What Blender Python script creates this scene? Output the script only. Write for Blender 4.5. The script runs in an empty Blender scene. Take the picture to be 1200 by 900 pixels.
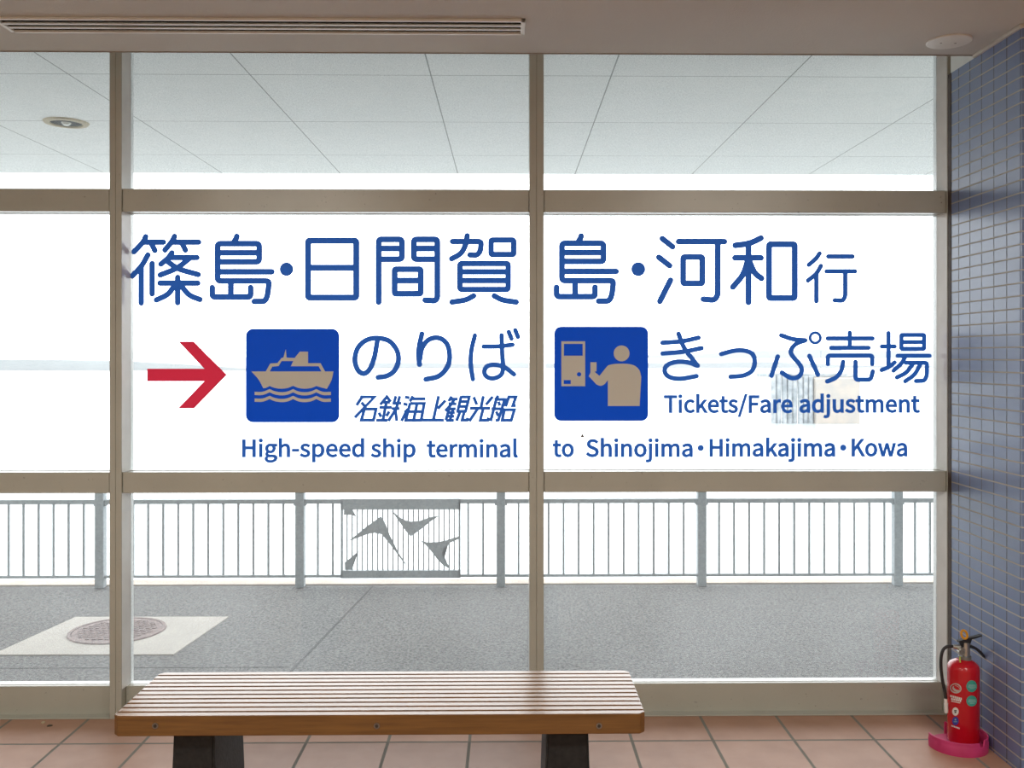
import bpy, bmesh, math, random
from mathutils import Vector
from mathutils.geometry import delaunay_2d_cdt

# ------------------------------------------------------------------ camera, world, light, exposure
SC = bpy.context.scene
COL = SC.collection
F_PX, PX0, PY0 = 1106.0, 609.31, 418.0       # focal length and principal point for the 1200 x 900 frame
YAW = math.atan(1106 * 1.17e-5)              # the camera is turned slightly to the right of the window's normal
EYE = 1.536
SKY_STRENGTH = 4.3
SKY_LOW = (0.93, 0.97, 1.0, 1)
SKY_HIGH = (1.0, 1.0, 1.0, 1)
FILL_W = 42.0
EXPOSURE = 0.0

cam_data = bpy.data.cameras.new('camera')
cam_data.sensor_width = 36.0
cam_data.lens = F_PX * 36.0 / 1200.0
cam_data.shift_x = -(PX0 - 600.0) / 1200.0
cam_data.shift_y = (PY0 - 450.0) / 1200.0
cam_data.clip_end = 6000
cam = bpy.data.objects.new('camera', cam_data)
cam.location = (0, 0, EYE)
cam.rotation_euler = (math.pi / 2, 0, -YAW)
COL.objects.link(cam)
SC.camera = cam

world = bpy.data.worlds.new('overcast_sky')
SC.world = world
world.use_nodes = True
wn, wl = world.node_tree.nodes, world.node_tree.links
wn.clear()
w_out = wn.new('ShaderNodeOutputWorld')
w_bg = wn.new('ShaderNodeBackground')
w_tc = wn.new('ShaderNodeTexCoord')
w_sep = wn.new('ShaderNodeSeparateXYZ')
w_ramp = wn.new('ShaderNodeValToRGB')
w_ramp.color_ramp.elements[0].position = 0.0
w_ramp.color_ramp.elements[0].color = SKY_LOW
w_ramp.color_ramp.elements[1].position = 0.6
w_ramp.color_ramp.elements[1].color = SKY_HIGH
wl.new(w_tc.outputs['Generated'], w_sep.inputs[0])
wl.new(w_sep.outputs['Z'], w_ramp.inputs[0])
wl.new(w_ramp.outputs[0], w_bg.inputs[0])
w_bg.inputs[1].default_value = SKY_STRENGTH
wl.new(w_bg.outputs[0], w_out.inputs[0])

for lx, ly in ((-1.6, -1.8), (1.6, -1.8), (-1.6, 1.0), (1.6, 1.0)):      # unseen fill lamps added below the ceiling to brighten the room
    ld = bpy.data.lights.new('fill_lamp', 'AREA')
    ld.shape = 'RECTANGLE'
    ld.size, ld.size_y = 1.2, 0.3
    ld.energy = FILL_W
    ld.color = (1.0, 0.98, 0.89)
    lo = bpy.data.objects.new('fill_lamp', ld)
    lo.location = (lx, ly, 2.74)
    COL.objects.link(lo)

SC.view_settings.view_transform = 'Standard'
SC.view_settings.look = 'None'
SC.view_settings.gamma = 1.0
SC.view_settings.use_curve_mapping = False
SC.view_settings.exposure = EXPOSURE
SC.cycles.use_denoising = True
SC.cycles.max_bounces = 12
SC.cycles.diffuse_bounces = 6
SC.cycles.transparent_max_bounces = 16
SC.cycles.caustics_reflective = False
SC.cycles.caustics_refractive = False

# ------------------------------------------------------------------ geometry helpers
random.seed(7)
ROOT = {}                                    # world position of each thing's origin


def ray(px, py):
    a, b = (px - PX0) / F_PX, (PY0 - py) / F_PX
    s, c = math.sin(YAW), math.cos(YAW)
    return Vector((s + c * a, c - s * a, b))


def on_y(px, py, Y):
    d = ray(px, py)
    return d * (Y / d.y) + Vector((0, 0, EYE))


def on_z(px, py, Z):
    d = ray(px, py)
    return d * ((Z - EYE) / d.z) + Vector((0, 0, EYE))


def tag(o, label=None, cat=None, group=None, kind=None):
    if label:
        o['label'] = label
    if cat:
        o['category'] = cat
    if group:
        o['group'] = group
    if kind:
        o['kind'] = kind
    return o


def thing(name, loc, label=None, cat=None, group=None, kind=None):
    o = bpy.data.objects.new(name, None)
    o.empty_display_size = 0.05
    o.location = loc
    COL.objects.link(o)
    ROOT[o] = Vector(loc)
    return tag(o, label, cat, group, kind)


def link(name, bm, mat, parent=None, origin=None, smooth=False, label=None, recalc=True):
    base = ROOT[parent] if parent else Vector(origin if origin else (0, 0, 0))
    bmesh.ops.translate(bm, verts=bm.verts, vec=-base)
    if recalc:
        bmesh.ops.recalc_face_normals(bm, faces=bm.faces)
    me = bpy.data.meshes.new(name)
    bm.to_mesh(me)
    bm.free()
    me.materials.append(mat)
    if smooth:
        for p in me.polygons:
            p.use_smooth = True
        try:
            me.set_sharp_from_angle(angle=math.radians(38))
        except Exception:
            pass
    o = bpy.data.objects.new(name, me)
    COL.objects.link(o)
    if parent:
        o.parent = parent
    else:
        o.location = base
    ROOT[o] = base
    if label:
        o['label'] = label
    return o


def BM():
    return bmesh.new()


def box(bm, x0, x1, y0, y1, z0, z1, bev=0.0, seg=2):
    vs = [bm.verts.new((x, y, z)) for x in (x0, x1) for y in (y0, y1) for z in (z0, z1)]
    idx = ((0, 1, 3, 2), (4, 6, 7, 5), (0, 4, 5, 1), (2, 3, 7, 6), (0, 2, 6, 4), (1, 5, 7, 3))
    fs = [bm.faces.new([vs[i] for i in q]) for q in idx]
    if bev > 0:
        es = {e for f in fs for e in f.edges}
        bmesh.ops.bevel(bm, geom=list(es), offset=bev, segments=seg, affect='EDGES', profile=0.5)
    return bm


def prism(bm, bottom, top):
    """closed solid between two equal-length 3D loops"""
    a = [bm.verts.new(p) for p in bottom]
    b = [bm.verts.new(p) for p in top]
    n = len(a)
    bm.faces.new(a)
    bm.faces.new(list(reversed(b)))
    for i in range(n):
        bm.faces.new((a[i], b[i], b[(i + 1) % n], a[(i + 1) % n]))
    return bm


def lathe(bm, prof, cx, cy, n=40, axis='Z'):
    """revolve (radius, height) pairs about a vertical axis at cx, cy"""
    rings = []
    for r, z in prof:
        if r < 1e-5:
            rings.append([bm.verts.new((cx, cy, z))])
        else:
            rings.append([bm.verts.new((cx + r * math.cos(2 * math.pi * k / n), cy + r * math.sin(2 * math.pi * k / n), z)) for k in range(n)])
    for a, b in zip(rings, rings[1:]):
        for k in range(n):
            q = [a[k % len(a)], a[(k + 1) % len(a)], b[(k + 1) % len(b)], b[k % len(b)]]
            u = []
            for v in q:
                if v not in u:
                    u.append(v)
            if len(u) > 2:
                bm.faces.new(u)
    return bm


def tube(bm, pts, r, n=12, cap=True):
    """round bar along 3D points; r is one radius or one per point"""
    pts = [Vector(p) for p in pts]
    rr = r if isinstance(r, (list, tuple)) else [r] * len(pts)
    rings, up = [], None
    for i, p in enumerate(pts):
        t = (pts[min(i + 1, len(pts) - 1)] - pts[max(i - 1, 0)]).normalized()
        if up is None:
            up = t.orthogonal().normalized()
        up = (up - t * up.dot(t)).normalized()
        w = t.cross(up)
        rings.append([bm.verts.new(p + (up * math.cos(2 * math.pi * k / n) + w * math.sin(2 * math.pi * k / n)) * rr[i]) for k in range(n)])
    for a, b in zip(rings, rings[1:]):
        for k in range(n):
            bm.faces.new((a[k], a[(k + 1) % n], b[(k + 1) % n], b[k]))
    if cap:
        bm.faces.new(list(reversed(rings[0])))
        bm.faces.new(rings[-1])
    return bm


def disc_y(bm, cx, cy, cz, r, t, n=24):
    """short cylinder whose round faces look along Y"""
    a = [(cx + r * math.cos(2 * math.pi * k / n), cy, cz + r * math.sin(2 * math.pi * k / n)) for k in range(n)]
    b = [(x, y + t, z) for x, y, z in a]
    return prism(bm, a, b)


def smooth_path(pts, n=7, closed=False):
    out, N = [], len(pts)
    rng = range(N if closed else N - 1)
    for i in rng:
        if closed:
            p0, p1, p2, p3 = (pts[(i - 1) % N], pts[i], pts[(i + 1) % N], pts[(i + 2) % N])
        else:
            p1, p2 = pts[i], pts[i + 1]
            p0 = pts[i - 1] if i else tuple(2 * a - b for a, b in zip(p1, p2))
            p3 = pts[i + 2] if i + 2 < N else tuple(2 * b - a for a, b in zip(p1, p2))
        for k in range(n):
            t = k / n
            out.append(tuple(0.5 * (2 * b + (c - a) * t + (2 * a - 5 * b + 4 * c - d) * t * t + (3 * b - a - 3 * c + d) * t ** 3)
                             for a, b, c, d in zip(p0, p1, p2, p3)))
    if not closed:
        out.append(tuple(pts[-1]))
    return out


# ------------------------------------------------------------------ flat lettering: strokes and outlines filled as one sheet
def round_corners(pts, r, n=4):
    if r <= 0 or len(pts) < 3:
        return list(pts)
    out = [pts[0]]
    for a, b, c in zip(pts, pts[1:], pts[2:]):
        u = Vector((a[0] - b[0], a[1] - b[1])); v = Vector((c[0] - b[0], c[1] - b[1]))
        d = min(r, u.length * 0.49, v.length * 0.49)
        p, q = Vector(b) + u.normalized() * d, Vector(b) + v.normalized() * d
        for k in range(n + 1):
            t = k / n
            m = p.lerp(Vector(b), t).lerp(Vector(b).lerp(q, t), t)
            out.append((m.x, m.y))
    out.append(pts[-1])
    return out


def stroke_loops(pts, w, cap='round'):
    """outline loops of a stroke of width w"""
    h = w / 2.0
    P = [Vector(p) for p in pts]
    Q = [P[0]]
    for p in P[1:]:
        if (p - Q[-1]).length > 1e-4:
            Q.append(p)
    P = Q
    n = len(P)
    L, R = [], []
    for i in range(n):
        if i == 0:
            t = (P[1] - P[0]).normalized(); m = 1
        elif i == n - 1:
            t = (P[-1] - P[-2]).normalized(); m = 1
        else:
            a, b = (P[i] - P[i - 1]).normalized(), (P[i + 1] - P[i]).normalized()
            t = (a + b)
            t = t.normalized() if t.length > 1e-4 else a
            m = min(1.0 / max(t.dot(a), 0.35), 2.2)
        nv = Vector((-t.y, t.x)) * h * m
        L.append(P[i] + nv); R.append(P[i] - nv)
    loop = list(L)
    def arc(c, frm, sign):
        a0 = math.atan2(frm.y - c.y, frm.x - c.x)
        return [Vector((c.x + h * math.cos(a0 + sign * math.pi * k / 7), c.y + h * math.sin(a0 + sign * math.pi * k / 7))) for k in range(1, 7)]
    if cap == 'round':
        loop += arc(P[-1], L[-1], -1)
    loop += list(reversed(R))
    if cap == 'round':
        loop += arc(P[0], R[0], -1)
    return [[(p.x, p.y) for p in loop]]


def S(*pts, n=6):
    return ('s', smooth_path(pts, n))


def P(*pts, r=0.0):
    return ('p', round_corners(list(pts), r))


def RR(x0, y0, x1, y1, r=4.0):
    return ('r', (x0, y0, x1, y1, r))


def O(cx, cy, r):
    return ('o', (cx, cy, r))


def rrect(x0, y0, x1, y1, r, n=5):
    out = []
    for cx, cy, a0 in ((x1 - r, y1 - r, 0), (x0 + r, y1 - r, 90), (x0 + r, y0 + r, 180), (x1 - r, y0 + r, 270)):
        for k in range(n + 1):
            a = math.radians(a0 + 90 * k / n)
            out.append((cx + r * math.cos(a), cy + r * math.sin(a)))
    return out


def circle(cx, cy, r, n=28):
    return [(cx + r * math.cos(2 * math.pi * k / n), cy + r * math.sin(2 * math.pi * k / n)) for k in range(n)]


def shapes_from(strokes, w, ox, oy, sc, cap='round', ring=None):
    """strokes in crop pixels -> list of shapes (each a list of loops) in photograph pixels"""
    out = []
    w = w + 0.95 * sc            # strokes narrow optically against the bright sky
    for kind, d in strokes:
        if kind in 'sp':
            loops = stroke_loops(d, w, cap)
        elif kind == 'r':
            x0, y0, x1, y1, r = d
            h = w / 2
            loops = [rrect(x0 - h, y0 - h, x1 + h, y1 + h, r + h * 0.6), list(reversed(rrect(x0 + h, y0 + h, x1 - h, y1 - h, max(r - h, 1.2))))]
        else:
            cx, cy, r = d
            if ring:
                loops = [circle(cx, cy, r + ring / 2), list(reversed(circle(cx, cy, r - ring / 2)))]
            else:
                loops = [circle(cx, cy, r)]
        out.append([[(ox + x / sc, oy + y / sc) for x, y in lp] for lp in loops])
    return out


def wind(x, y, loops):
    w = 0
    for lp in loops:
        x0, y0 = lp[-1]
        for x1, y1 in lp:
            if (y0 <= y) != (y1 <= y):
                c = (x1 - x0) * (y - y0) - (x - x0) * (y1 - y0)
                if y1 > y0 and c > 0:
                    w += 1
                elif y1 <= y0 and c < 0:
                    w -= 1
            x0, y0 = x1, y1
    return w


def fill(bm, shapes, to3d, step=0.0):
    """one triangulated sheet covering the union of the shapes"""
    vs, es = [], []
    if step > 0:                 # extra points so that the sheet can follow a curved surface
        fine = []
        for loops in shapes:
            nl = []
            for lp in loops:
                q = []
                for a, b in zip(lp, lp[1:] + lp[:1]):
                    m = max(1, int(math.hypot(b[0] - a[0], b[1] - a[1]) / step))
                    q += [(a[0] + (b[0] - a[0]) * i / m, a[1] + (b[1] - a[1]) * i / m) for i in range(m)]
                nl.append(q)
            fine.append(nl)
        shapes = fine
        xs = [p[0] for s in shapes for lp in s for p in lp]; ys = [p[1] for s in shapes for lp in s for p in lp]
        x = min(xs)
        while x < max(xs):
            y = min(ys)
            while y < max(ys):
                vs.append(Vector((x + 0.0137, y + 0.0191)))
                y += step
            x += step
    for loops in shapes:
        for lp in loops:
            b = len(vs)
            vs += [Vector(p) for p in lp]
            es += [(b + i, b + (i + 1) % len(lp)) for i in range(len(lp))]
    rv, re, rf = delaunay_2d_cdt(vs, es, [], 0, 1e-4)[:3]
    boxes = []
    for loops in shapes:
        xs = [p[0] for lp in loops for p in lp]; ys = [p[1] for lp in loops for p in lp]
        boxes.append((min(xs), max(xs), min(ys), max(ys)))
    made = {}
    for f in rf:
        cx = sum(rv[i][0] for i in f) / 3; cy = sum(rv[i][1] for i in f) / 3
        for loops, (a, b, c, d) in zip(shapes, boxes):
            if a <= cx <= b and c <= cy <= d and wind(cx, cy, loops):
                q = []
                for i in f:
                    if i not in made:
                        made[i] = bm.verts.new(to3d(rv[i][0], rv[i][1]))
                    q.append(made[i])
                try:
                    bm.faces.new(q)
                except ValueError:
                    pass
                break
    for fc in bm.faces:
        fc.normal_update()
        if fc.normal.y > 0:
            fc.normal_flip()
    return bm


# ------------------------------------------------------------------ materials
def nodes(name):
    m = bpy.data.materials.new(name)
    m.use_nodes = True
    nt = m.node_tree
    return m, nt, nt.nodes['Principled BSDF'], nt.nodes['Material Output']


def c4(c):
    return (c[0], c[1], c[2], 1.0)


def new(nt, kind, **kw):
    n = nt.nodes.new(kind)
    for k, v in kw.items():
        setattr(n, k, v)
    return n


def mat(name, col, rough=0.5, metal=0.0, var=0.0, vscale=8.0, bump=0.0, bscale=60.0, col2=None, spec=0.5, coat=0.0):
    """principled material with a soft procedural colour variation and grain"""
    m, nt, b, out = nodes(name)
    b.inputs['Roughness'].default_value = rough
    b.inputs['Metallic'].default_value = metal
    b.inputs['Specular IOR Level'].default_value = spec
    b.inputs['Coat Weight'].default_value = coat
    b.inputs['Base Color'].default_value = c4(col)
    tc = new(nt, 'ShaderNodeTexCoord')
    if var > 0 or col2:
        nz = new(nt, 'ShaderNodeTexNoise')
        nz.inputs['Scale'].default_value = vscale
        nz.inputs['Detail'].default_value = 5
        nt.links.new(tc.outputs['Object'], nz.inputs['Vector'])
        rp = new(nt, 'ShaderNodeValToRGB')
        rp.color_ramp.elements[0].position = 0.32
        rp.color_ramp.elements[1].position = 0.68
        lo = col2 if col2 else tuple(max(0, c * (1 - var)) for c in col)
        rp.color_ramp.elements[0].color = c4(lo)
        rp.color_ramp.elements[1].color = c4(col)
        nt.links.new(nz.outputs['Fac'], rp.inputs[0])
        nt.links.new(rp.outputs[0], b.inputs['Base Color'])
    if bump > 0:
        n2 = new(nt, 'ShaderNodeTexNoise')
        n2.inputs['Scale'].default_value = bscale
        n2.inputs['Detail'].default_value = 3
        nt.links.new(tc.outputs['Object'], n2.inputs['Vector'])
        bp = new(nt, 'ShaderNodeBump')
        bp.inputs['Strength'].default_value = bump
        bp.inputs['Distance'].default_value = 0.004
        nt.links.new(n2.outputs['Fac'], bp.inputs['Height'])
        nt.links.new(bp.outputs[0], b.inputs['Normal'])
    return m


def tile_mat(name, plane, w, h, off, joint, cols, mortar, rough, bump=0.4, var=None, upright=None):
    """grid of tiles laid in object space; plane picks the two axes"""
    m, nt, b, out = nodes(name)
    tc = new(nt, 'ShaderNodeTexCoord')
    sp = new(nt, 'ShaderNodeSeparateXYZ')
    cb = new(nt, 'ShaderNodeCombineXYZ')
    nt.links.new(tc.outputs['Object'], sp.inputs[0])
    for k, ax in enumerate(plane):
        ad = new(nt, 'ShaderNodeMath', operation='SUBTRACT')
        nt.links.new(sp.outputs[ax], ad.inputs[0])
        ad.inputs[1].default_value = off[k]
        nt.links.new(ad.outputs[0], cb.inputs[k])
    br = new(nt, 'ShaderNodeTexBrick')
    br.offset = 0.0
    br.squash = 1.0
    br.inputs['Scale'].default_value = 1.0
    br.inputs['Mortar Size'].default_value = joint
    br.inputs['Mortar Smooth'].default_value = 0.1
    br.inputs['Brick Width'].default_value = w
    br.inputs['Row Height'].default_value = h
    br.inputs['Color1'].default_value = c4(cols[0])
    br.inputs['Color2'].default_value = c4(cols[1])
    br.inputs['Mortar'].default_value = c4(mortar)
    nt.links.new(cb.outputs[0], br.inputs['Vector'])
    if upright:                  # the upright joints have another colour than the level ones
        rw = new(nt, 'ShaderNodeTexBrick')
        rw.offset = 0.0
        rw.inputs['Scale'].default_value = 1.0
        rw.inputs['Mortar Size'].default_value = joint
        rw.inputs['Brick Width'].default_value = 400.0
        rw.inputs['Row Height'].default_value = h
        nt.links.new(cb.outputs[0], rw.inputs['Vector'])
        jm = new(nt, 'ShaderNodeMix', data_type='RGBA')
        nt.links.new(rw.outputs['Fac'], jm.inputs[0])
        jm.inputs[6].default_value = c4(upright)
        jm.inputs[7].default_value = c4(mortar)
        nt.links.new(jm.outputs[2], br.inputs['Mortar'])
    last = br.outputs['Color']
    nz = new(nt, 'ShaderNodeTexNoise')
    nz.inputs['Scale'].default_value = 7.0
    nz.inputs['Detail'].default_value = 6
    nt.links.new(tc.outputs['Object'], nz.inputs['Vector'])
    if var:
        mx = new(nt, 'ShaderNodeMix', data_type='RGBA', blend_type='MULTIPLY')
        mx.inputs[0].default_value = 1.0
        rp = new(nt, 'ShaderNodeValToRGB')
        rp.color_ramp.elements[0].position = 0.3
        rp.color_ramp.elements[1].position = 0.7
        rp.color_ramp.elements[0].color = c4(var)
        rp.color_ramp.elements[1].color = (1, 1, 1, 1)
        nt.links.new(nz.outputs['Fac'], rp.inputs[0])
        nt.links.new(last, mx.inputs[6])
        nt.links.new(rp.outputs[0], mx.inputs[7])
        last = mx.outputs[2]
    nt.links.new(last, b.inputs['Base Color'])
    mr = new(nt, 'ShaderNodeMapRange')
    mr.inputs['To Min'].default_value = rough
    mr.inputs['To Max'].default_value = 0.9
    nt.links.new(br.outputs['Fac'], mr.inputs['Value'])
    nt.links.new(mr.outputs[0], b.inputs['Roughness'])
    bp = new(nt, 'ShaderNodeBump', invert=True)
    bp.inputs['Strength'].default_value = bump
    bp.inputs['Distance'].default_value = 0.002
    nt.links.new(br.outputs['Fac'], bp.inputs['Height'])
    nt.links.new(bp.outputs[0], b.inputs['Normal'])
    return m


def vinyl(name, col, trans_col, trans):
    """adhesive film: matt surface that lets part of the daylight through"""
    m, nt, b, out = nodes(name)
    b.inputs['Base Color'].default_value = c4(col)
    b.inputs['Roughness'].default_value = 0.45
    b.inputs['Specular IOR Level'].default_value = 0.25
    tr = new(nt, 'ShaderNodeBsdfTranslucent')
    tr.inputs['Color'].default_value = c4(trans_col)
    mx = new(nt, 'ShaderNodeMixShader')
    mx.inputs[0].default_value = trans
    nt.links.new(b.outputs[0], mx.inputs[1])
    nt.links.new(tr.outputs[0], mx.inputs[2])
    nt.links.new(mx.outputs[0], out.inputs['Surface'])
    return m


def glass_mat(name, dust_veil_lo, dust_veil_hi, grain=190.0):
    """clear sheet glass with a reflective surface and a thin dust film whose veil also imitates bloom"""
    m, nt, b, out = nodes(name)
    nt.nodes.remove(b)
    tc = new(nt, 'ShaderNodeTexCoord')
    tp = new(nt, 'ShaderNodeBsdfTransparent')
    tp.inputs['Color'].default_value = (0.985, 0.995, 0.992, 1)
    gl = new(nt, 'ShaderNodeBsdfGlossy')
    gl.inputs['Roughness'].default_value = 0.02
    fr = new(nt, 'ShaderNodeFresnel')
    fr.inputs['IOR'].default_value = 1.35
    m1 = new(nt, 'ShaderNodeMixShader')
    nt.links.new(fr.outputs[0], m1.inputs[0])
    nt.links.new(tp.outputs[0], m1.inputs[1])
    nt.links.new(gl.outputs[0], m1.inputs[2])
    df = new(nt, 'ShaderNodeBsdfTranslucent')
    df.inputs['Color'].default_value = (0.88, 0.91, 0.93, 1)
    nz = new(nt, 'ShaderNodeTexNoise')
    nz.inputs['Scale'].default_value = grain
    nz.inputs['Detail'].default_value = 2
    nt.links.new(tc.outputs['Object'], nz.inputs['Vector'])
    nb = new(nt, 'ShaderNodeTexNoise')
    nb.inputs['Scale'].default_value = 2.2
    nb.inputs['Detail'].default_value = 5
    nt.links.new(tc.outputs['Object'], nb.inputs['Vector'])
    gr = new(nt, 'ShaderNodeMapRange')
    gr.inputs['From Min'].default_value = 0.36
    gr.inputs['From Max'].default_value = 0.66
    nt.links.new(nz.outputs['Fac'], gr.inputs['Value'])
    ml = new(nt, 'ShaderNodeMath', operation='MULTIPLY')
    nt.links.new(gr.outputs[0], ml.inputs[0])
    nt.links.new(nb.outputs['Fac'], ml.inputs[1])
    mr = new(nt, 'ShaderNodeMapRange')  # amount of dust, raised so its veil also stands in for glare
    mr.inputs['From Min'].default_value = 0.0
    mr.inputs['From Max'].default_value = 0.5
    mr.inputs['To Min'].default_value = dust_veil_lo
    mr.inputs['To Max'].default_value = dust_veil_hi
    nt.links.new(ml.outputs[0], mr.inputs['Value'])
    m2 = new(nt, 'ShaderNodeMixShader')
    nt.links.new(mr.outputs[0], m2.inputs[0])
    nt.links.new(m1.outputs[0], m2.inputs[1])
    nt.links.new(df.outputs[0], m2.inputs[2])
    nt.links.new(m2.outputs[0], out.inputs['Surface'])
    return m


def wood_mat(name, dark, light, rough, coat, worn=0.0):
    m, nt, b, out = nodes(name)
    tc = new(nt, 'ShaderNodeTexCoord')
    mp = new(nt, 'ShaderNodeMapping')
    mp.inputs['Scale'].default_value = (3.0, 60.0, 60.0)
    nt.links.new(tc.outputs['Object'], mp.inputs[0])
    nz = new(nt, 'ShaderNodeTexNoise')
    nz.inputs['Scale'].default_value = 1.6
    nz.inputs['Detail'].default_value = 8
    nz.inputs['Roughness'].default_value = 0.65
    nt.links.new(mp.outputs[0], nz.inputs['Vector'])
    rp = new(nt, 'ShaderNodeValToRGB')
    rp.color_ramp.elements[0].position = 0.3
    rp.color_ramp.elements[1].position = 0.7
    rp.color_ramp.elements[0].color = c4(dark)
    rp.color_ramp.elements[1].color = c4(light)
    nt.links.new(nz.outputs['Fac'], rp.inputs[0])
    nt.links.new(rp.outputs[0], b.inputs['Base Color'])
    mr = new(nt, 'ShaderNodeMapRange')
    mr.inputs['To Min'].default_value = rough - 0.08
    mr.inputs['To Max'].default_value = rough + 0.18
    nt.links.new(nz.outputs['Fac'], mr.inputs['Value'])
    nt.links.new(mr.outputs[0], b.inputs['Roughness'])
    b.inputs['Coat Weight'].default_value = coat
    b.inputs['Coat Roughness'].default_value = 0.22
    bp = new(nt, 'ShaderNodeBump')
    bp.inputs['Strength'].default_value = 0.15
    bp.inputs['Distance'].default_value = 0.002
    nt.links.new(nz.outputs['Fac'], bp.inputs['Height'])
    nt.links.new(bp.outputs[0], b.inputs['Normal'])
    return m

M = {}
M['frame'] = mat('painted_steel_frame', (0.485, 0.48, 0.42), 0.24, var=0.10, vscale=3.0, bump=0.05, bscale=300)
def grime(m, amount=0.5, scale=60.0, lo=0.665, hi=0.70):
    """sparse dark specks of dirt over a material's base colour"""
    nt = m.node_tree
    bsdf = nt.nodes['Principled BSDF']
    src = bsdf.inputs['Base Color'].links[0].from_socket
    tc = new(nt, 'ShaderNodeTexCoord')
    nz = new(nt, 'ShaderNodeTexNoise')
    nz.inputs['Scale'].default_value = scale
    nz.inputs['Detail'].default_value = 4
    nz.inputs['Roughness'].default_value = 0.7
    nt.links.new(tc.outputs['Object'], nz.inputs['Vector'])
    mr = new(nt, 'ShaderNodeMapRange')
    mr.inputs['From Min'].default_value = lo
    mr.inputs['From Max'].default_value = hi
    mr.inputs['To Max'].default_value = amount
    nt.links.new(nz.outputs['Fac'], mr.inputs['Value'])
    mx = new(nt, 'ShaderNodeMix', data_type='RGBA')
    nt.links.new(mr.outputs[0], mx.inputs[0])
    nt.links.new(src, mx.inputs[6])
    mx.inputs[7].default_value = (0.10, 0.085, 0.07, 1)
    nt.links.new(mx.outputs[2], bsdf.inputs['Base Color'])


grime(M['frame'])
M['bead'] = mat('white_glazing_bead', (0.86, 0.87, 0.85), 0.22, var=0.1, vscale=9)
M['sealant'] = mat('brown_sealant', (0.085, 0.06, 0.045), 0.7, var=0.4, vscale=30)
M['ceiling'] = mat('ceiling_plaster', (0.63, 0.62, 0.57), 0.9, var=0.06, vscale=1.6, bump=0.35, bscale=140)
M['plaster'] = mat('wall_plaster', (0.66, 0.66, 0.62), 0.9, var=0.06, vscale=2.0, bump=0.2, bscale=120)
M['trim_white'] = mat('cream_trim', (0.66, 0.63, 0.57), 0.6, var=0.08)
M['trim_dark'] = mat('ceiling_edge_trim', (0.34, 0.30, 0.26), 0.6, var=0.15, vscale=5)
M['floor'] = tile_mat('terracotta_floor', 'XY', 0.3247, 0.3247, (-1.776, 3.766 - 12 * 0.3247), 0.0065,
                      ((0.46, 0.262, 0.178), (0.51, 0.295, 0.205)), (0.25, 0.235, 0.20), 0.52, 0.5, (0.86, 0.82, 0.80))
M['walltile'] = tile_mat('blue_wall_tile', 'YZ', 0.095, 0.0473, (3.4484 - 40 * 0.095, 1.0510 - 30 * 0.0473), 0.0028,
                         ((0.170, 0.230, 0.400), (0.185, 0.246, 0.420)), (0.52, 0.49, 0.43), 0.33, 0.5, (0.9, 0.92, 0.95), (0.13, 0.125, 0.125))
M['walltile_front'] = tile_mat('blue_wall_tile_front', 'XZ', 0.095, 0.0473, (1.8865 - 0.04, 1.0510 - 30 * 0.0473), 0.0028,
                               ((0.170, 0.230, 0.400), (0.185, 0.246, 0.420)), (0.52, 0.49, 0.43), 0.33, 0.5, (0.9, 0.92, 0.95), (0.13, 0.125, 0.125))
M['soffit'] = tile_mat('canopy_panel', 'XY', 0.893, 0.930, (-1.273 - 0.893 * 9, 4.678 - 0.930 * 2), 0.0035,
                       ((0.90, 0.89, 0.875), (0.91, 0.90, 0.885)), (0.22, 0.22, 0.20), 0.75, 0.2, (0.95, 0.96, 0.96))
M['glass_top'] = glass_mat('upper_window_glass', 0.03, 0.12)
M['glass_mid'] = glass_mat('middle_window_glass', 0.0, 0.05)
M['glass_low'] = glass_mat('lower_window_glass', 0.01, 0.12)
M['blue'] = vinyl('blue_film', (0.03, 0.14, 0.48), (0.02, 0.125, 0.57), 0.43)
M['panel_blue'] = vinyl('deep_blue_film', (0.0, 0.07, 0.50), (0.0, 0.07, 0.58), 0.42)
M['white_film'] = vinyl('white_film', (0.67, 0.65, 0.58), (0.8, 0.8, 0.8), 0.0)
M['red_film'] = vinyl('red_film', (0.62, 0.02, 0.05), (0.80, 0.03, 0.07), 0.48)
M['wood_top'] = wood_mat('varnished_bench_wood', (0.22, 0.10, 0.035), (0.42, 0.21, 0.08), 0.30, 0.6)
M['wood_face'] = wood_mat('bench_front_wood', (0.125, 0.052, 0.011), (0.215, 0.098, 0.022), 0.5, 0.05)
M['black'] = mat('black_painted_concrete', (0.010, 0.010, 0.011), 0.6, vscale=45, bump=0.3, bscale=90, col2=(0.020, 0.020, 0.020), spec=0.35)
M['bolt'] = mat('steel_bolt', (0.30, 0.27, 0.24), 0.35, metal=0.9, var=0.2)
M['bolt_dark'] = mat('bolt_socket', (0.03, 0.025, 0.02), 0.7)
M['asphalt'] = mat('asphalt', (0.185, 0.183, 0.178), 0.9, vscale=60, col2=(0.03, 0.031, 0.032), bump=0.6, bscale=80)
M['concrete'] = mat('pale_concrete', (0.43, 0.405, 0.37), 0.9, var=0.12, vscale=5, bump=0.25, bscale=150)
M['kerb'] = mat('kerb_concrete', (0.50, 0.43, 0.37), 0.9, var=0.25, vscale=4, bump=0.2)
M['iron'] = mat('manhole_iron', (0.25, 0.185, 0.175), 0.7, vscale=40, col2=(0.13, 0.09, 0.085), bump=0.4, bscale=60)
M['rail'] = mat('grey_painted_rail', (0.33, 0.37, 0.395), 0.55, var=0.2, vscale=40)
M['sea_wall'] = mat('hazy_breakwater_concrete', (0.305, 0.32, 0.33), 0.95, var=0.12, vscale=0.08)  # concrete colour lightened to stand in for sea haze
M['sea_wall_hazy'] = mat('hazier_breakwater_concrete', (0.335, 0.35, 0.365), 0.95, var=0.1, vscale=0.08)  # paler again: more haze put into the colour with distance
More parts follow.
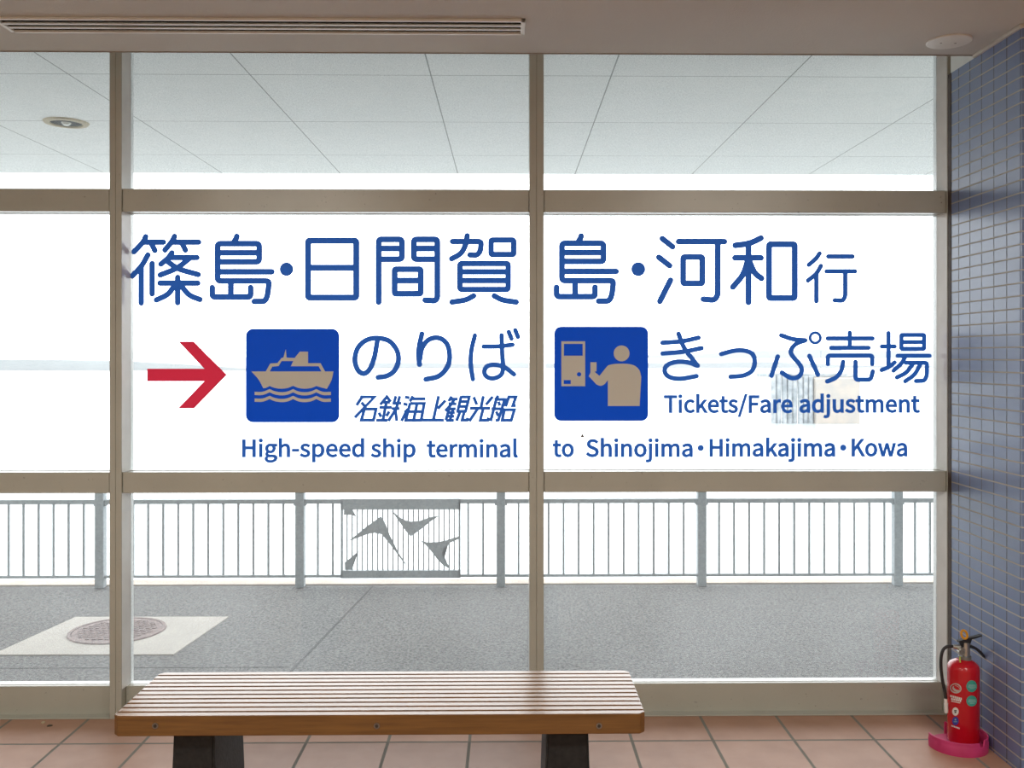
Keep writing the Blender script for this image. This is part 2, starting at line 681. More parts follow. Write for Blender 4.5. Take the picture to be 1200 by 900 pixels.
M['hill'] = mat('hazy_hill', (0.365, 0.385, 0.40), 1.0, var=0.05, vscale=0.01)  # haze painted into the hill colour, no haze volume
M['pile_grey'] = mat('weathered_pile', (0.36, 0.38, 0.40), 0.9, vscale=3, col2=(0.19, 0.215, 0.235))
M['pile_tan'] = mat('tan_dolphin_concrete', (0.38, 0.335, 0.295), 0.9, vscale=2, col2=(0.30, 0.29, 0.28))
M['vent'] = mat('white_enamel', (0.82, 0.81, 0.75), 0.45, var=0.08)
M['dark'] = mat('recess_shade', (0.02, 0.018, 0.016), 0.9)  # near-black that stands in for the shade inside recesses
M['red'] = mat('red_enamel', (0.56, 0.006, 0.016), 0.22, var=0.08, vscale=6, coat=0.2)
M['pink'] = mat('faded_pink_plastic', (0.62, 0.045, 0.19), 0.5, vscale=9, col2=(0.50, 0.03, 0.13))
M['rubber'] = mat('black_rubber', (0.022, 0.02, 0.022), 0.5, var=0.2)
M['lever'] = mat('black_lever', (0.014, 0.014, 0.016), 0.5)
M['chrome'] = mat('dull_nickel', (0.55, 0.53, 0.48), 0.3, metal=0.9, var=0.1)
M['ring_grey'] = mat('grey_collar', (0.25, 0.24, 0.22), 0.45, metal=0.4, var=0.2)
M['yellow'] = mat('yellow_plastic', (0.72, 0.32, 0.01), 0.4)
M['white_paint'] = mat('white_print', (0.78, 0.76, 0.74), 0.5)
M['teal'] = mat('teal_sticker', (0.05, 0.36, 0.29), 0.5)
M['teal_pale'] = mat('pale_sticker_print', (0.28, 0.52, 0.50), 0.5)
M['blue_sticker'] = mat('blue_sticker', (0.04, 0.05, 0.36), 0.5)
M['silver'] = mat('silver_sticker', (0.55, 0.52, 0.50), 0.4, metal=0.3)
M['leaf'] = mat('dry_leaf', (0.05, 0.045, 0.03), 0.8, var=0.3, vscale=80)
M['scrap'] = mat('pale_scrap', (0.62, 0.52, 0.36), 0.8, var=0.2, vscale=80)
M['insect'] = mat('brown_wing', (0.16, 0.10, 0.06), 0.8, var=0.3, vscale=200)
M['bulb'] = mat('lamp_glass', (0.85, 0.85, 0.8), 0.3)


def water_mat():
    m, nt, b, out = nodes('sea_water')
    b.inputs['Base Color'].default_value = (0.36, 0.40, 0.41, 1)
    b.inputs['Roughness'].default_value = 0.22
    b.inputs['IOR'].default_value = 1.33
    tc = new(nt, 'ShaderNodeTexCoord')
    mp = new(nt, 'ShaderNodeMapping')
    mp.inputs['Scale'].default_value = (0.5, 1.6, 1)
    nt.links.new(tc.outputs['Object'], mp.inputs[0])
    nz = new(nt, 'ShaderNodeTexNoise')
    nz.inputs['Scale'].default_value = 1.4
    nz.inputs['Detail'].default_value = 6
    nt.links.new(mp.outputs[0], nz.inputs['Vector'])
    bp = new(nt, 'ShaderNodeBump')
    bp.inputs['Strength'].default_value = 0.5
    bp.inputs['Distance'].default_value = 0.12
    nt.links.new(nz.outputs['Fac'], bp.inputs['Height'])
    nt.links.new(bp.outputs[0], b.inputs['Normal'])
    return m


M['water'] = water_mat()

# ------------------------------------------------------------------ room shell
D = 4.02                        # room-side face of the window frame
CEIL = EYE + 1.219
XW = 1.8865                     # tiled side of the pier
SEA = -2.0
GROUND = -0.22
SOFFIT = EYE + 1.393


def struct(name, bm, m, **kw):
    return tag(link(name, bm, m, **kw), kind='structure')


struct('floor', box(BM(), -3.62, 4.1, -4.1, 4.15, -0.12, 0.0), M['floor'])
struct('ceiling', box(BM(), -3.62, 4.1, -4.1, 3.788, CEIL, 3.12), M['ceiling'])
struct('trim_1', box(BM(), -3.5, XW, 3.7885, 3.7965, CEIL - 0.003, CEIL + 0.02, 0.002), M['trim_dark'])
struct('wall_left', box(BM(), -3.62, -3.5, -4.1, 4.15, 0, 3.1), M['plaster'])
struct('wall_back', box(BM(), -3.62, 4.1, -4.22, -4.1, -0.12, 3.1), M['plaster'])
struct('wall_right', box(BM(), 4.0, 4.12, -4.1, 3.5, 0, 3.1), M['plaster'])
struct('wall_front', box(BM(), -3.5, 4.1, 3.789, 4.15, 2.967, 3.12), M['plaster'])
PT = CEIL - 0.012               # top of the tiling
struct('wall_pier', box(BM(), XW, 4.0, 3.4484, 3.989, 0, PT), M['walltile'])
struct('wall_pier_front', box(BM(), XW + 0.0005, 4.0, 3.440, 3.4484, 0, PT), M['walltile_front'])
struct('wall_pier_head', box(BM(), XW + 0.002, 4.0, 3.446, 4.0, PT + 0.0005, 2.966), M['bead'])
struct('trim_2', box(BM(), XW - 0.012, XW + 0.004, 3.43, 3.785, CEIL - 0.014, CEIL - 0.0005, 0.002), M['trim_white'])
struct('trim_3', box(BM(), XW - 0.0015, XW + 0.03, 3.989, D + 0.001, 0, PT), M['sealant'])
struct('wall_outer', box(BM(), XW + 0.06, 9.0, D, 4.15, -0.3, 3.12), M['plaster'])
struct('wall_outer_left', box(BM(), -9.0, -3.62, D, 4.15, -0.3, 3.12), M['plaster'])

# ------------------------------------------------------------------ window: mullions, rails, beads, panes
win = thing('window_1', (0, D, 0), kind='structure')
WTOP = 2.965
MULL = ((-3.50, -3.41), (-1.687, -1.636), (0.0923, 0.1534))
for k, (a, b) in enumerate(MULL):
    bm = BM()
    c = (a + b) / 2
    box(bm, a, c - 0.0006, D, D + 0.02, 0, WTOP, 0.0015, 1)
    box(bm, c + 0.0006, b, D, D + 0.02, 0, WTOP, 0.0015, 1)
    box(bm, a + 0.0005, b - 0.0005, D + 0.004, D + 0.115, 0, WTOP)
    link('mullion', bm, M['frame'], win)
link('jamb', box(BM(), 1.8829, XW + 0.075, D, D + 0.115, 0, WTOP, 0.0015, 1), M['frame'], win)
BAYS = ((-3.41, -1.687), (-1.636, 0.0923), (0.1534, 1.8829))
RAILS = ((0.957, 1.0455), (2.1525, 2.249))
SILL = 0.1256
for a, b, wl_, wr_ in ((BAYS[0] + (0.0095, 0.001)), (BAYS[1] + (0.0095, 0.001)), (BAYS[2] + (0.001, 0.0125))):
    for z0, z1 in RAILS:
        bm = BM()
        box(bm, a + 0.003, b - 0.003, D + 0.005, D + 0.05, z0, z1, 0.002, 1)
        box(bm, a, b, D + 0.012, D + 0.112, z0 + 0.0005, z1 - 0.0005)
        link('transom', bm, M['frame'], win)
    bm = BM()
    box(bm, a + 0.0005, b - 0.0005, D + 0.045, D + 0.11, 0.0, SILL, 0.002, 1)
    box(bm, a + 0.0005, b - 0.0005, D - 0.001, D + 0.05, 0.0, 0.006, 0.002, 1)
    link('sill_rail', bm, M['frame'], win)
    link('head_rail', box(BM(), a, b, D + 0.006, D + 0.11, 2.875, WTOP, 0.002, 1), M['frame'], win)
    for z0, z1, g in ((SILL, 0.957, 'glass_low'), (1.0455, 2.1525, 'glass_mid'), (2.249, 2.875, 'glass_top')):
        bm = BM()
        for xs, wd in ((a, wl_), (b, -wr_)):          # upright beads taper in from the face of the frame to the glass
            lp = [(xs, D + 0.004), (xs + wd * 0.95, D + 0.0715), (xs + wd, D + 0.0715), (xs + wd, D + 0.105), (xs, D + 0.105)]
            prism(bm, [(x, y, z0) for x, y in lp], [(x, y, z1) for x, y in lp])
        box(bm, a + wl_, b - wr_, D + 0.066, D + 0.105, z0, z0 + 0.0015)
        box(bm, a + wl_, b - wr_, D + 0.066, D + 0.105, z1 - 0.0015, z1)
        link('glazing_bead', bm, M['bead'], win)
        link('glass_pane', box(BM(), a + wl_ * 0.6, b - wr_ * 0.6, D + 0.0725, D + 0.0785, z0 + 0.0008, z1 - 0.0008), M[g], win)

# ------------------------------------------------------------------ outside: canopy, promenade, sea
struct('canopy_soffit', box(BM(), -9, 9, 4.15, 7.20, SOFFIT, SOFFIT + 0.25), M['soffit'])
struct('promenade', box(BM(), -12, 12, 4.15, 7.26, -0.6, GROUND), M['asphalt'])
struct('quay_kerb', box(BM(), -12, 12, 7.262, 7.42, -2.6, GROUND + 0.012, 0.004), M['kerb'])
bm = BM()
bm.faces.new([bm.verts.new(p) for p in ((-2500, 7.41, SEA), (2500, 7.41, SEA), (2500, 5000, SEA), (-2500, 5000, SEA))])
struct('sea', bm, M['water'])

M['seam'] = mat('paving_seam', (0.05, 0.05, 0.05), 0.95, var=0.3)
pa, pb = on_z(437, 687, GROUND), on_z(336, 792, GROUND)
bm = BM()
sw = 0.007
prism(bm, [(pa.x - sw, pa.y, GROUND - 0.003), (pa.x + sw, pa.y, GROUND - 0.003), (pb.x + sw, pb.y, GROUND - 0.003), (pb.x - sw, pb.y, GROUND - 0.003)],
      [(pa.x - sw, pa.y, GROUND + 0.002), (pa.x + sw, pa.y, GROUND + 0.002), (pb.x + sw, pb.y, GROUND + 0.002), (pb.x - sw, pb.y, GROUND + 0.002)])
struct('paving_seam', bm, M['seam'])
ys = on_z(60, 783, GROUND).y
struct('paving_seam', box(BM(), -9, pb.x - 0.02, ys - 0.004, ys + 0.004, GROUND - 0.003, GROUND + 0.0015), M['seam'])

# ------------------------------------------------------------------ manhole slab and cover
t = thing('manhole', (-2.49, 6.03, GROUND), 'round rusty brown manhole cover set in a pale concrete slab on the asphalt', 'manhole')
bm = BM()
zs = GROUND + 0.007
loop = [(-2.905, 6.385), (-1.879, 6.378), (-1.965, 5.575), (-3.03, 5.58)]
prism(bm, [(x, y, GROUND - 0.002) for x, y in loop], [(x, y, zs) for x, y in loop])
link('slab', bm, M['concrete'], t, label='pale concrete slab')
link('cover_ring', lathe(BM(), [(0.272, zs), (0.272, zs + 0.008), (0.291, zs + 0.008), (0.294, zs)], -2.49, 6.055, 48), M['iron'], t)
bm = lathe(BM(), [(0, zs + 0.005), (0.268, zs + 0.005), (0.269, zs)], -2.49, 6.055, 48)
for i in range(-6, 7):
    for j in range(-6, 7):
        x, y = i * 0.04 + (j % 2) * 0.02, j * 0.04
        if x * x + y * y < 0.24 ** 2:
            box(bm, -2.49 + x - 0.012, -2.49 + x + 0.012, 6.055 + y - 0.012, 6.055 + y + 0.012, zs + 0.004, zs + 0.010)
link('cover', bm, M['iron'], t)

# ------------------------------------------------------------------ railing along the quay
YR = 7.22
rail = thing('harbour_railing', (0, YR, GROUND), 'low grey metal railing with square posts along the quay edge outside the window', 'railing')
PXP = (-116, 118, 352, 587, 822, 1051.5, 1286)
PX = [on_y(p, 600, YR).x for p in PXP]
ZT0, ZT1 = on_y(600, 589.6, YR).z, on_y(600, 584.4, YR).z
ZB0, ZB1 = on_y(600, 675.8, YR).z, on_y(600, 672.8, YR).z
post_mesh = None
for x in PX:
    if post_mesh is None:
        bm = BM()
        box(bm, x - 0.033, x + 0.033, YR - 0.033, YR + 0.033, GROUND, 0.585, 0.004, 1)
        box(bm, x - 0.037, x + 0.037, YR - 0.037, YR + 0.037, 0.585, 0.597, 0.003, 1)
        box(bm, x - 0.048, x + 0.048, YR - 0.02, YR + 0.02, ZT0 - 0.014, ZT0 + 0.004, 0.003, 1)
        o = link('post', bm, M['rail'], rail)
        post_mesh, x_first = o, x
    else:
        o = post_mesh.copy(); COL.objects.link(o); o.parent = rail
        o.location = (x - x_first, 0, 0)
bar = None
for k in range(len(PX) - 1):
    a, b = PX[k] + 0.033, PX[k + 1] - 0.033
    link('top_rail', box(BM(), a, b, YR - 0.02, YR + 0.02, ZT0, ZT1, 0.004, 1), M['rail'], rail)
    link('bottom_rail', box(BM(), a, b, YR - 0.014, YR + 0.014, ZB0, ZB1, 0.003, 1), M['rail'], rail)
    for j in range(12):
        x = on_y(PXP[k] + 20.6 + 17.6 * j, 600, YR).x
        if k == 2 and 400 < PXP[k] + 20.6 + 17.6 * j < 541:
            continue
        if bar is None:
            bar = link('baluster', box(BM(), x - 0.0075, x + 0.0075, YR - 0.0075, YR + 0.0075, ZB1, ZT0), M['rail'], rail)
            xb = x
        else:
            o = bar.copy(); COL.objects.link(o); o.parent = rail; o.location = (x - xb, 0, 0)


def railpt(x, y):                # panel detail, read in a magnified view of the panel
    return on_y(380 + x / 4.286, 550 + y / 4.286, YR)


bm = BM()
x0, x1 = railpt(85, 300).x, railpt(684, 300).x
zt, zb = railpt(300, 178).z, railpt(300, 506).z
box(bm, x0, x0 + 0.014, YR - 0.022, YR + 0.022, ZB0 - 0.004, ZT1)
box(bm, x1 - 0.014, x1, YR - 0.022, YR + 0.022, ZB0 - 0.004, ZT1)
box(bm, x0, x1, YR - 0.022, YR + 0.022, railpt(300, 200).z, ZT1 + 0.002)
box(bm, x0, x1, YR - 0.022, YR + 0.022, ZB0 - 0.004, zb)
panel = link('decorative_panel', bm, M['rail'], rail, label='panel of fine bars with cut-out sea birds')
bb = None
for j in range(22):
    x = railpt(115 + 25.6 * j, 300).x
    if bb is None:
        bb = link('thin_bar', box(BM(), x - 0.005, x + 0.005, YR - 0.004, YR + 0.004, zb, railpt(300, 200).z), M['rail'], panel)
        xb = x
    else:
        o = bb.copy(); COL.objects.link(o); o.parent = panel; o.location = (x - xb, 0, 0)
BIRDS = (((120, 360), (170, 322), (215, 285), (285, 235), (305, 265), (330, 330), (375, 420), (420, 488), (395, 462), (350, 400), (315, 355), (290, 325), (250, 318), (215, 325), (170, 342)),
         ((335, 203), (380, 240), (410, 256), (440, 262), (480, 258), (530, 240), (578, 232), (530, 264), (490, 297), (435, 336), (410, 308), (375, 258)),
         ((485, 358), (520, 366), (570, 364), (610, 356), (677, 335), (677, 348), (625, 370), (600, 395), (592, 420), (602, 450), (630, 497), (598, 480), (568, 450), (538, 410), (510, 378)),
         ((172, 410), (150, 450), (140, 503), (105, 503), (104, 466), (130, 446)),
         ((100, 198), (140, 198), (162, 236), (135, 228), (100, 228)))
for pts in BIRDS:
    bm = BM()
    a = [railpt(*p) for p in pts]
    prism(bm, [(p.x, YR - 0.011, p.z) for p in a], [(p.x, YR - 0.005, p.z) for p in a])
    bmesh.ops.triangulate(bm, faces=[f for f in bm.faces if len(f.verts) > 4])
    link('bird_cutout', bm, M['rail'], panel)

# ------------------------------------------------------------------ harbour: old mooring dolphin, breakwaters, hills
YD = 50.0
dl, dr = on_y(903, 450, YD).x, on_y(1005, 450, YD).x
dm = on_y(953, 450, YD).x
dt = on_y(950, 437, YD).z
dol = thing('mooring_dolphin', ((dl + dr) / 2, YD, SEA), 'old grey and tan mooring block standing in the water at right', 'mooring block')
rnd = random.Random(3)
n = 8
for k in range(n):
    x = dl + (dm - dl) * (k + 0.5) / n
    r = (dm - dl) / n * 0.5
    link('timber_pile', tube(BM(), [(x, YD + rnd.uniform(-0.1, 0.1), SEA - 0.3), (x + rnd.uniform(-0.03, 0.03), YD, dt - rnd.uniform(0.0, 0.25))], r, 14), M['pile_grey'], dol, smooth=True)
bm = BM()
box(bm, dm, dr, YD - 0.4, YD + 2.4, SEA - 0.3, dt - 0.25, 0.06)
link('concrete_block', bm, M['pile_tan'], dol, label='tan concrete block')
box_deck = box(BM(), dl - 0.05, dr + 0.05, YD + 0.3, YD + 2.6, dt - 0.24, dt - 0.05, 0.03)
link('deck', box_deck, M['pile_grey'], dol)
for px, top in ((962, 411), (985, 431), (1000, 432)):
    p = on_y(px, 437, YD + 1)
    link('pole', tube(BM(), [(p.x, YD + 1, dt - 0.1), (p.x, YD + 1, on_y(px, top, YD + 1).z)], 0.03, 8), M['pile_grey'], dol)


def breakwater(name, Y, pts, m, label, base=None, grp=None):
    """long wall standing in the sea; pts = (pixel x, pixel y of the crest)"""
    top = [on_y(px, py, Y) for px, py in pts]
    zb_ = SEA - 0.5
    front = [(p.x, Y, p.z) for p in top]
    loop_f = [(top[0].x, Y, zb_)] + front + [(top[-1].x, Y, zb_)]
    dpt = Y * 0.03
    loop_b = [(x, y + dpt, z) for x, y, z in loop_f]
    bm = prism(BM(), loop_f, loop_b)
    o = link(name, bm, m, origin=((top[0].x + top[-1].x) / 2, Y, SEA))
    return tag(o, label, 'breakwater') if name == 'breakwater' else tag(o, kind='structure')


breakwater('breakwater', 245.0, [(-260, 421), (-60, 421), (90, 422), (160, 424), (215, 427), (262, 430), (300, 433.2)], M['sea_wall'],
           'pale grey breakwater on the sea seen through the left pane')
breakwater('breakwater', 290.0, [(432, 425.5), (470, 425), (530, 426), (575, 426), (612, 424.5), (630, 427)], M['sea_wall_hazy'],
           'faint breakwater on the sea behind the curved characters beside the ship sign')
breakwater('breakwater', 300.0, [(640, 426), (760, 425.5), (800, 426), (900, 424), (1000, 428), (1060, 429), (1180, 429)], M['sea_wall_hazy'],
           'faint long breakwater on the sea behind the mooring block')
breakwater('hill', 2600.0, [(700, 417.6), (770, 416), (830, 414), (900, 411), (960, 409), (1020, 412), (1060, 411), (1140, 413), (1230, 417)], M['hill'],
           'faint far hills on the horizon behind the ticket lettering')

# ------------------------------------------------------------------ lettering and signs on the glass
YV = D + 0.0708


def glass_pt(layer):
    y = YV - 0.0008 * layer

    def f(px, py):
        q = on_y(px, py, YV)
        return (q.x, y, q.z)
    return f


def decal(name, px, py, label, cat, group=None):
    q = on_y(px, py, YV)
    return thing(name, (q.x, YV, q.z), label, cat, group)


def char(parent, strokes, w, ox, oy, sc, cap='round', name='character', m='blue', ring=None):
    bm = fill(BM(), shapes_from(strokes, w, ox, oy, sc, cap, ring), glass_pt(0))
    return link(name, bm, M[m], parent, recalc=False)


LG = 'blue lettering stuck on the window'
SHIMA = [S((550, 68), (546, 80), (538, 92)), P((460, 180), (460, 102), (655, 102), (655, 187), (468, 187), r=14), P((470, 145), (655, 145)),
         P((470, 234), (714, 234)), P((460, 170), (460, 277), (702, 277), (694, 345), (682, 373), (632, 373), r=16),
         P((435, 308), (435, 352), (615, 352), (615, 308), r=14), P((522, 285), (522, 352))]

t = decal('lettering_decal', 380, 316, 'large blue Japanese lettering across the top of the middle window pane', 'lettering', LG)
char(t, [S((123, 69), (110, 95), (69, 140)), P((113, 95), (206, 95)), P((150, 103), (166, 134)),
         S((258, 68), (245, 93), (213, 132)), P((249, 95), (371, 95)), P((295, 103), (309, 132)),
         S((133, 155), (104, 205), (61, 253)), P((102, 215), (102, 380)), P((153, 195), (153, 337)),
         S((246, 145), (226, 171), (194, 198)), P((230, 167), (363, 167)), S((327, 172), (268, 217), (191, 249)), S((222, 184), (278, 220), (369, 247)),
         P((190, 287), (367, 287)), P((273, 260), (273, 379)), S((260, 297), (225, 340), (173, 366)), S((287, 297), (327, 342), (377, 364))], 23.5, 140, 260, 4)
char(t, SHIMA, 24.5, 140, 260, 4)
char(t, [O(783, 222, 32)], 10, 140, 260, 4)
char(t, [RR(884, 88, 1110, 355, 14), P((884, 215), (1110, 215))], 26, 140, 260, 4)
char(t, [P((175, 376), (175, 82), (284, 82), (284, 175), (178, 175), r=14), P((178, 125), (282, 125)),
         P((448, 175), (340, 175), (340, 82), (450, 82), (450, 355), (440, 370), (393, 367), r=14), P((342, 125), (448, 125)),
         RR(250, 222, 372, 337, 12), P((250, 275), (372, 275))], 25, 400, 260, 4)
char(t, [P((521, 92), (656, 92), (652, 135), (638, 156), (603, 155), r=14), S((590, 65), (583, 105), (560, 147), (517, 173)),
         RR(702, 85, 808, 153, 12), RR(556, 195, 782, 317, 14), P((556, 234), (782, 234)), P((556, 275), (782, 275)),
         S((620, 347), (580, 366), (519, 376)), S((717, 347), (757, 366), (820, 376))], 23.5, 400, 260, 4)

t = decal('lettering_decal', 826, 316, 'large blue Japanese lettering across the top of the right window pane', 'lettering', LG)
char(t, SHIMA, 24.5, 140 + 403.5, 259.6, 4)
char(t, [O(341, 175, 26)], 10, 640, 260, 3.158)
char(t, [P((430, 62), (468, 92)), P((417, 131), (457, 162)), P((460, 216), (421, 294)), P((490, 73), (660, 73)),
         P((635, 73), (635, 272), (622, 290), (582, 286), r=12), RR(507, 130, 578, 228, 10)], 19.5, 640, 260, 3.158)
char(t, [S((795, 60), (752, 79), (700, 87)), P((699, 133), (795, 133)), P((749, 78), (749, 298)), S((747, 140), (728, 195), (691, 241)),
         S((752, 145), (772, 188), (797, 209)), RR(825, 83, 920, 282, 10)], 20, 640, 260, 3.158)
char(t, [S((1012, 117), (997, 137), (972, 159)), S((1017, 163), (999, 192), (969, 217)), P((1000, 195), (1000, 294)), P((1044, 128), (1134, 128)),
         P((1038, 183), (1143, 183)), P((1107, 183), (1107, 275), (1098, 292), (1068, 290), r=9)], 14.5, 640, 260, 3.158)

t = decal('lettering_decal', 510, 418, 'blue curved Japanese lettering just right of the ship sign', 'lettering', LG)
char(t, [S((202, 124), (195, 170), (182, 235), (158, 295), (125, 321), (91, 300), (75, 243), (92, 178), (140, 135), (200, 124), (265, 140), (307, 190), (317, 245), (297, 302), (255, 333), (204, 342))], 25, 400, 370, 4.735)
char(t, [S((447, 100), (434, 160), (428, 215), (434, 270)), S((436, 240), (448, 180), (485, 133), (540, 123), (585, 155), (601, 220), (588, 285), (540, 335), (469, 353))], 25, 400, 370, 4.735)
char(t, [S((741, 110), (722, 190), (718, 270), (730, 352)), S((790, 171), (870, 170), (950, 161)),
         S((889, 108), (892, 200), (897, 288), (884, 330), (840, 348), (803, 335), (794, 305), (815, 277), (860, 272), (907, 287), (958, 325)),
         P((929, 90), (944, 127)), P((965, 80), (980, 117))], 22, 400, 370, 4.735)

t = decal('lettering_decal', 930, 418, 'blue Japanese lettering just right of the ticket sign', 'lettering', LG)
char(t, [S((693, 150), (800, 142), (893, 122)), S((693, 209), (810, 199), (910, 180)), S((782, 100), (815, 180), (888, 277)),
         S((888, 277), (840, 260), (780, 255), (725, 270), (705, 305), (728, 338), (790, 350), (882, 335))], 22.5, 630, 370, 4.736)
char(t, [S((-21, 199), (45, 182), (98, 181), (140, 198), (153, 240), (140, 285), (95, 311), (27, 318))], 20.5, 850, 370, 4.444)
char(t, [S((291, 102), (350, 121), (417, 128)), S((417, 128), (368, 147), (341, 183), (355, 217), (385, 250), (398, 285), (380, 318), (340, 323), (294, 296)),
         P((273, 213), (240, 312)), P((438, 210), (482, 306)), O(468, 115, 27)], 20.5, 850, 370, 4.444, ring=16)
char(t, [P((533, 118), (767, 118)), P((648, 88), (648, 165)), P((551, 167), (746, 167)), P((534, 251), (534, 208), (765, 208), (765, 251), r=12),
         S((613, 240), (604, 285), (575, 322), (531, 342)), P((678, 240), (678, 333), (757, 333), (768, 290), r=16)], 19.5, 850, 370, 4.444)
char(t, [P((815, 160), (882, 160)), P((850, 90), (850, 265)), S((814, 283), (850, 268), (882, 243)), RR(917, 100, 1035, 172, 8), P((917, 137), (1035, 137)),
         P((898, 209), (1063, 209)), S((938, 212), (915, 250), (876, 286)), P((940, 245), (1050, 245), (1050, 310), (1037, 338), (993, 340), r=12),
         S((977, 250), (942, 295), (894, 321)), S((1017, 250), (985, 305), (937, 341))], 19, 850, 370, 4.444)

t = decal('lettering_decal', 510, 479, 'small slanted blue Japanese lettering just above the words ship terminal', 'lettering', LG)
K = [
    [P((133, 28), (97, 82)), P((120, 28), (212, 28), (86, 160)), P((128, 62), (150, 88)), P((140, 105), (222, 105), (206, 176), (128, 176), (150, 100))],
    [P((248, 78), (291, 27), (316, 60)), P((262, 62), (312, 62)), P((243, 95), (322, 95)), P((288, 60), (266, 175)), P((222, 177), (296, 177)), P((240, 128), (254, 156)), P((306, 120), (288, 152)),
     P((349, 22), (333, 78)), P((330, 68), (384, 68)), P((322, 103), (372, 103)), P((374, 22), (350, 105), (300, 182)), P((346, 112), (354, 182))],
    [P((406, 28), (436, 34)), P((396, 72), (424, 78)), P((424, 104), (384, 182)), P((458, 22), (438, 58)), P((448, 40), (538, 40)), P((440, 70), (530, 70), (510, 177), (412, 177), (440, 66)),
     P((400, 122), (526, 122)), P((484, 70), (462, 178))],
    [P((622, 22), (588, 176)), P((666, 50), (616, 104)), P((520, 176), (656, 176))],
    [P((706, 24), (686, 56)), P((694, 42), (744, 42)), P((684, 72), (736, 72)), P((724, 42), (700, 78)), P((706, 72), (664, 118)), P((688, 104), (732, 104)), P((682, 128), (726, 128)), P((676, 152), (722, 152)),
     P((668, 178), (720, 178)), P((692, 92), (668, 178)), P((714, 104), (694, 178)),
     P((766, 28), (818, 28), (794, 120), (744, 120), (766, 22)), P((758, 58), (808, 58)), P((750, 89), (800, 89)), P((760, 120), (736, 182)), P((786, 120), (772, 176), (804, 176), (808, 160))],
    [P((908, 22), (892, 100)), P((846, 28), (866, 78)), P((968, 26), (924, 78)), P((822, 100), (952, 100)), P((870, 105), (818, 184)), P((906, 105), (888, 177), (936, 177), (942, 160))],
    [P((1004, 20), (984, 48)), P((988, 182 - 230), (988, 182 - 230.5)) if False else P((990, 44), (954, 184)), P((984, 44), (1044, 44), (1004, 176), (986, 178)), P((960, 104), (1040, 104)), P((1004, 58), (1014, 84)), P((990, 120), (1002, 150)),
     P((1072, 24), (1050, 90)), P((1062, 28), (1116, 28), (1096, 84), (1116, 84)), P((1040, 110), (1106, 110), (1086, 177), (1028, 177), (1044, 106))],
]
for ch in K:
    char(t, ch, 15.0, 400, 460, 5.4545, cap='butt')

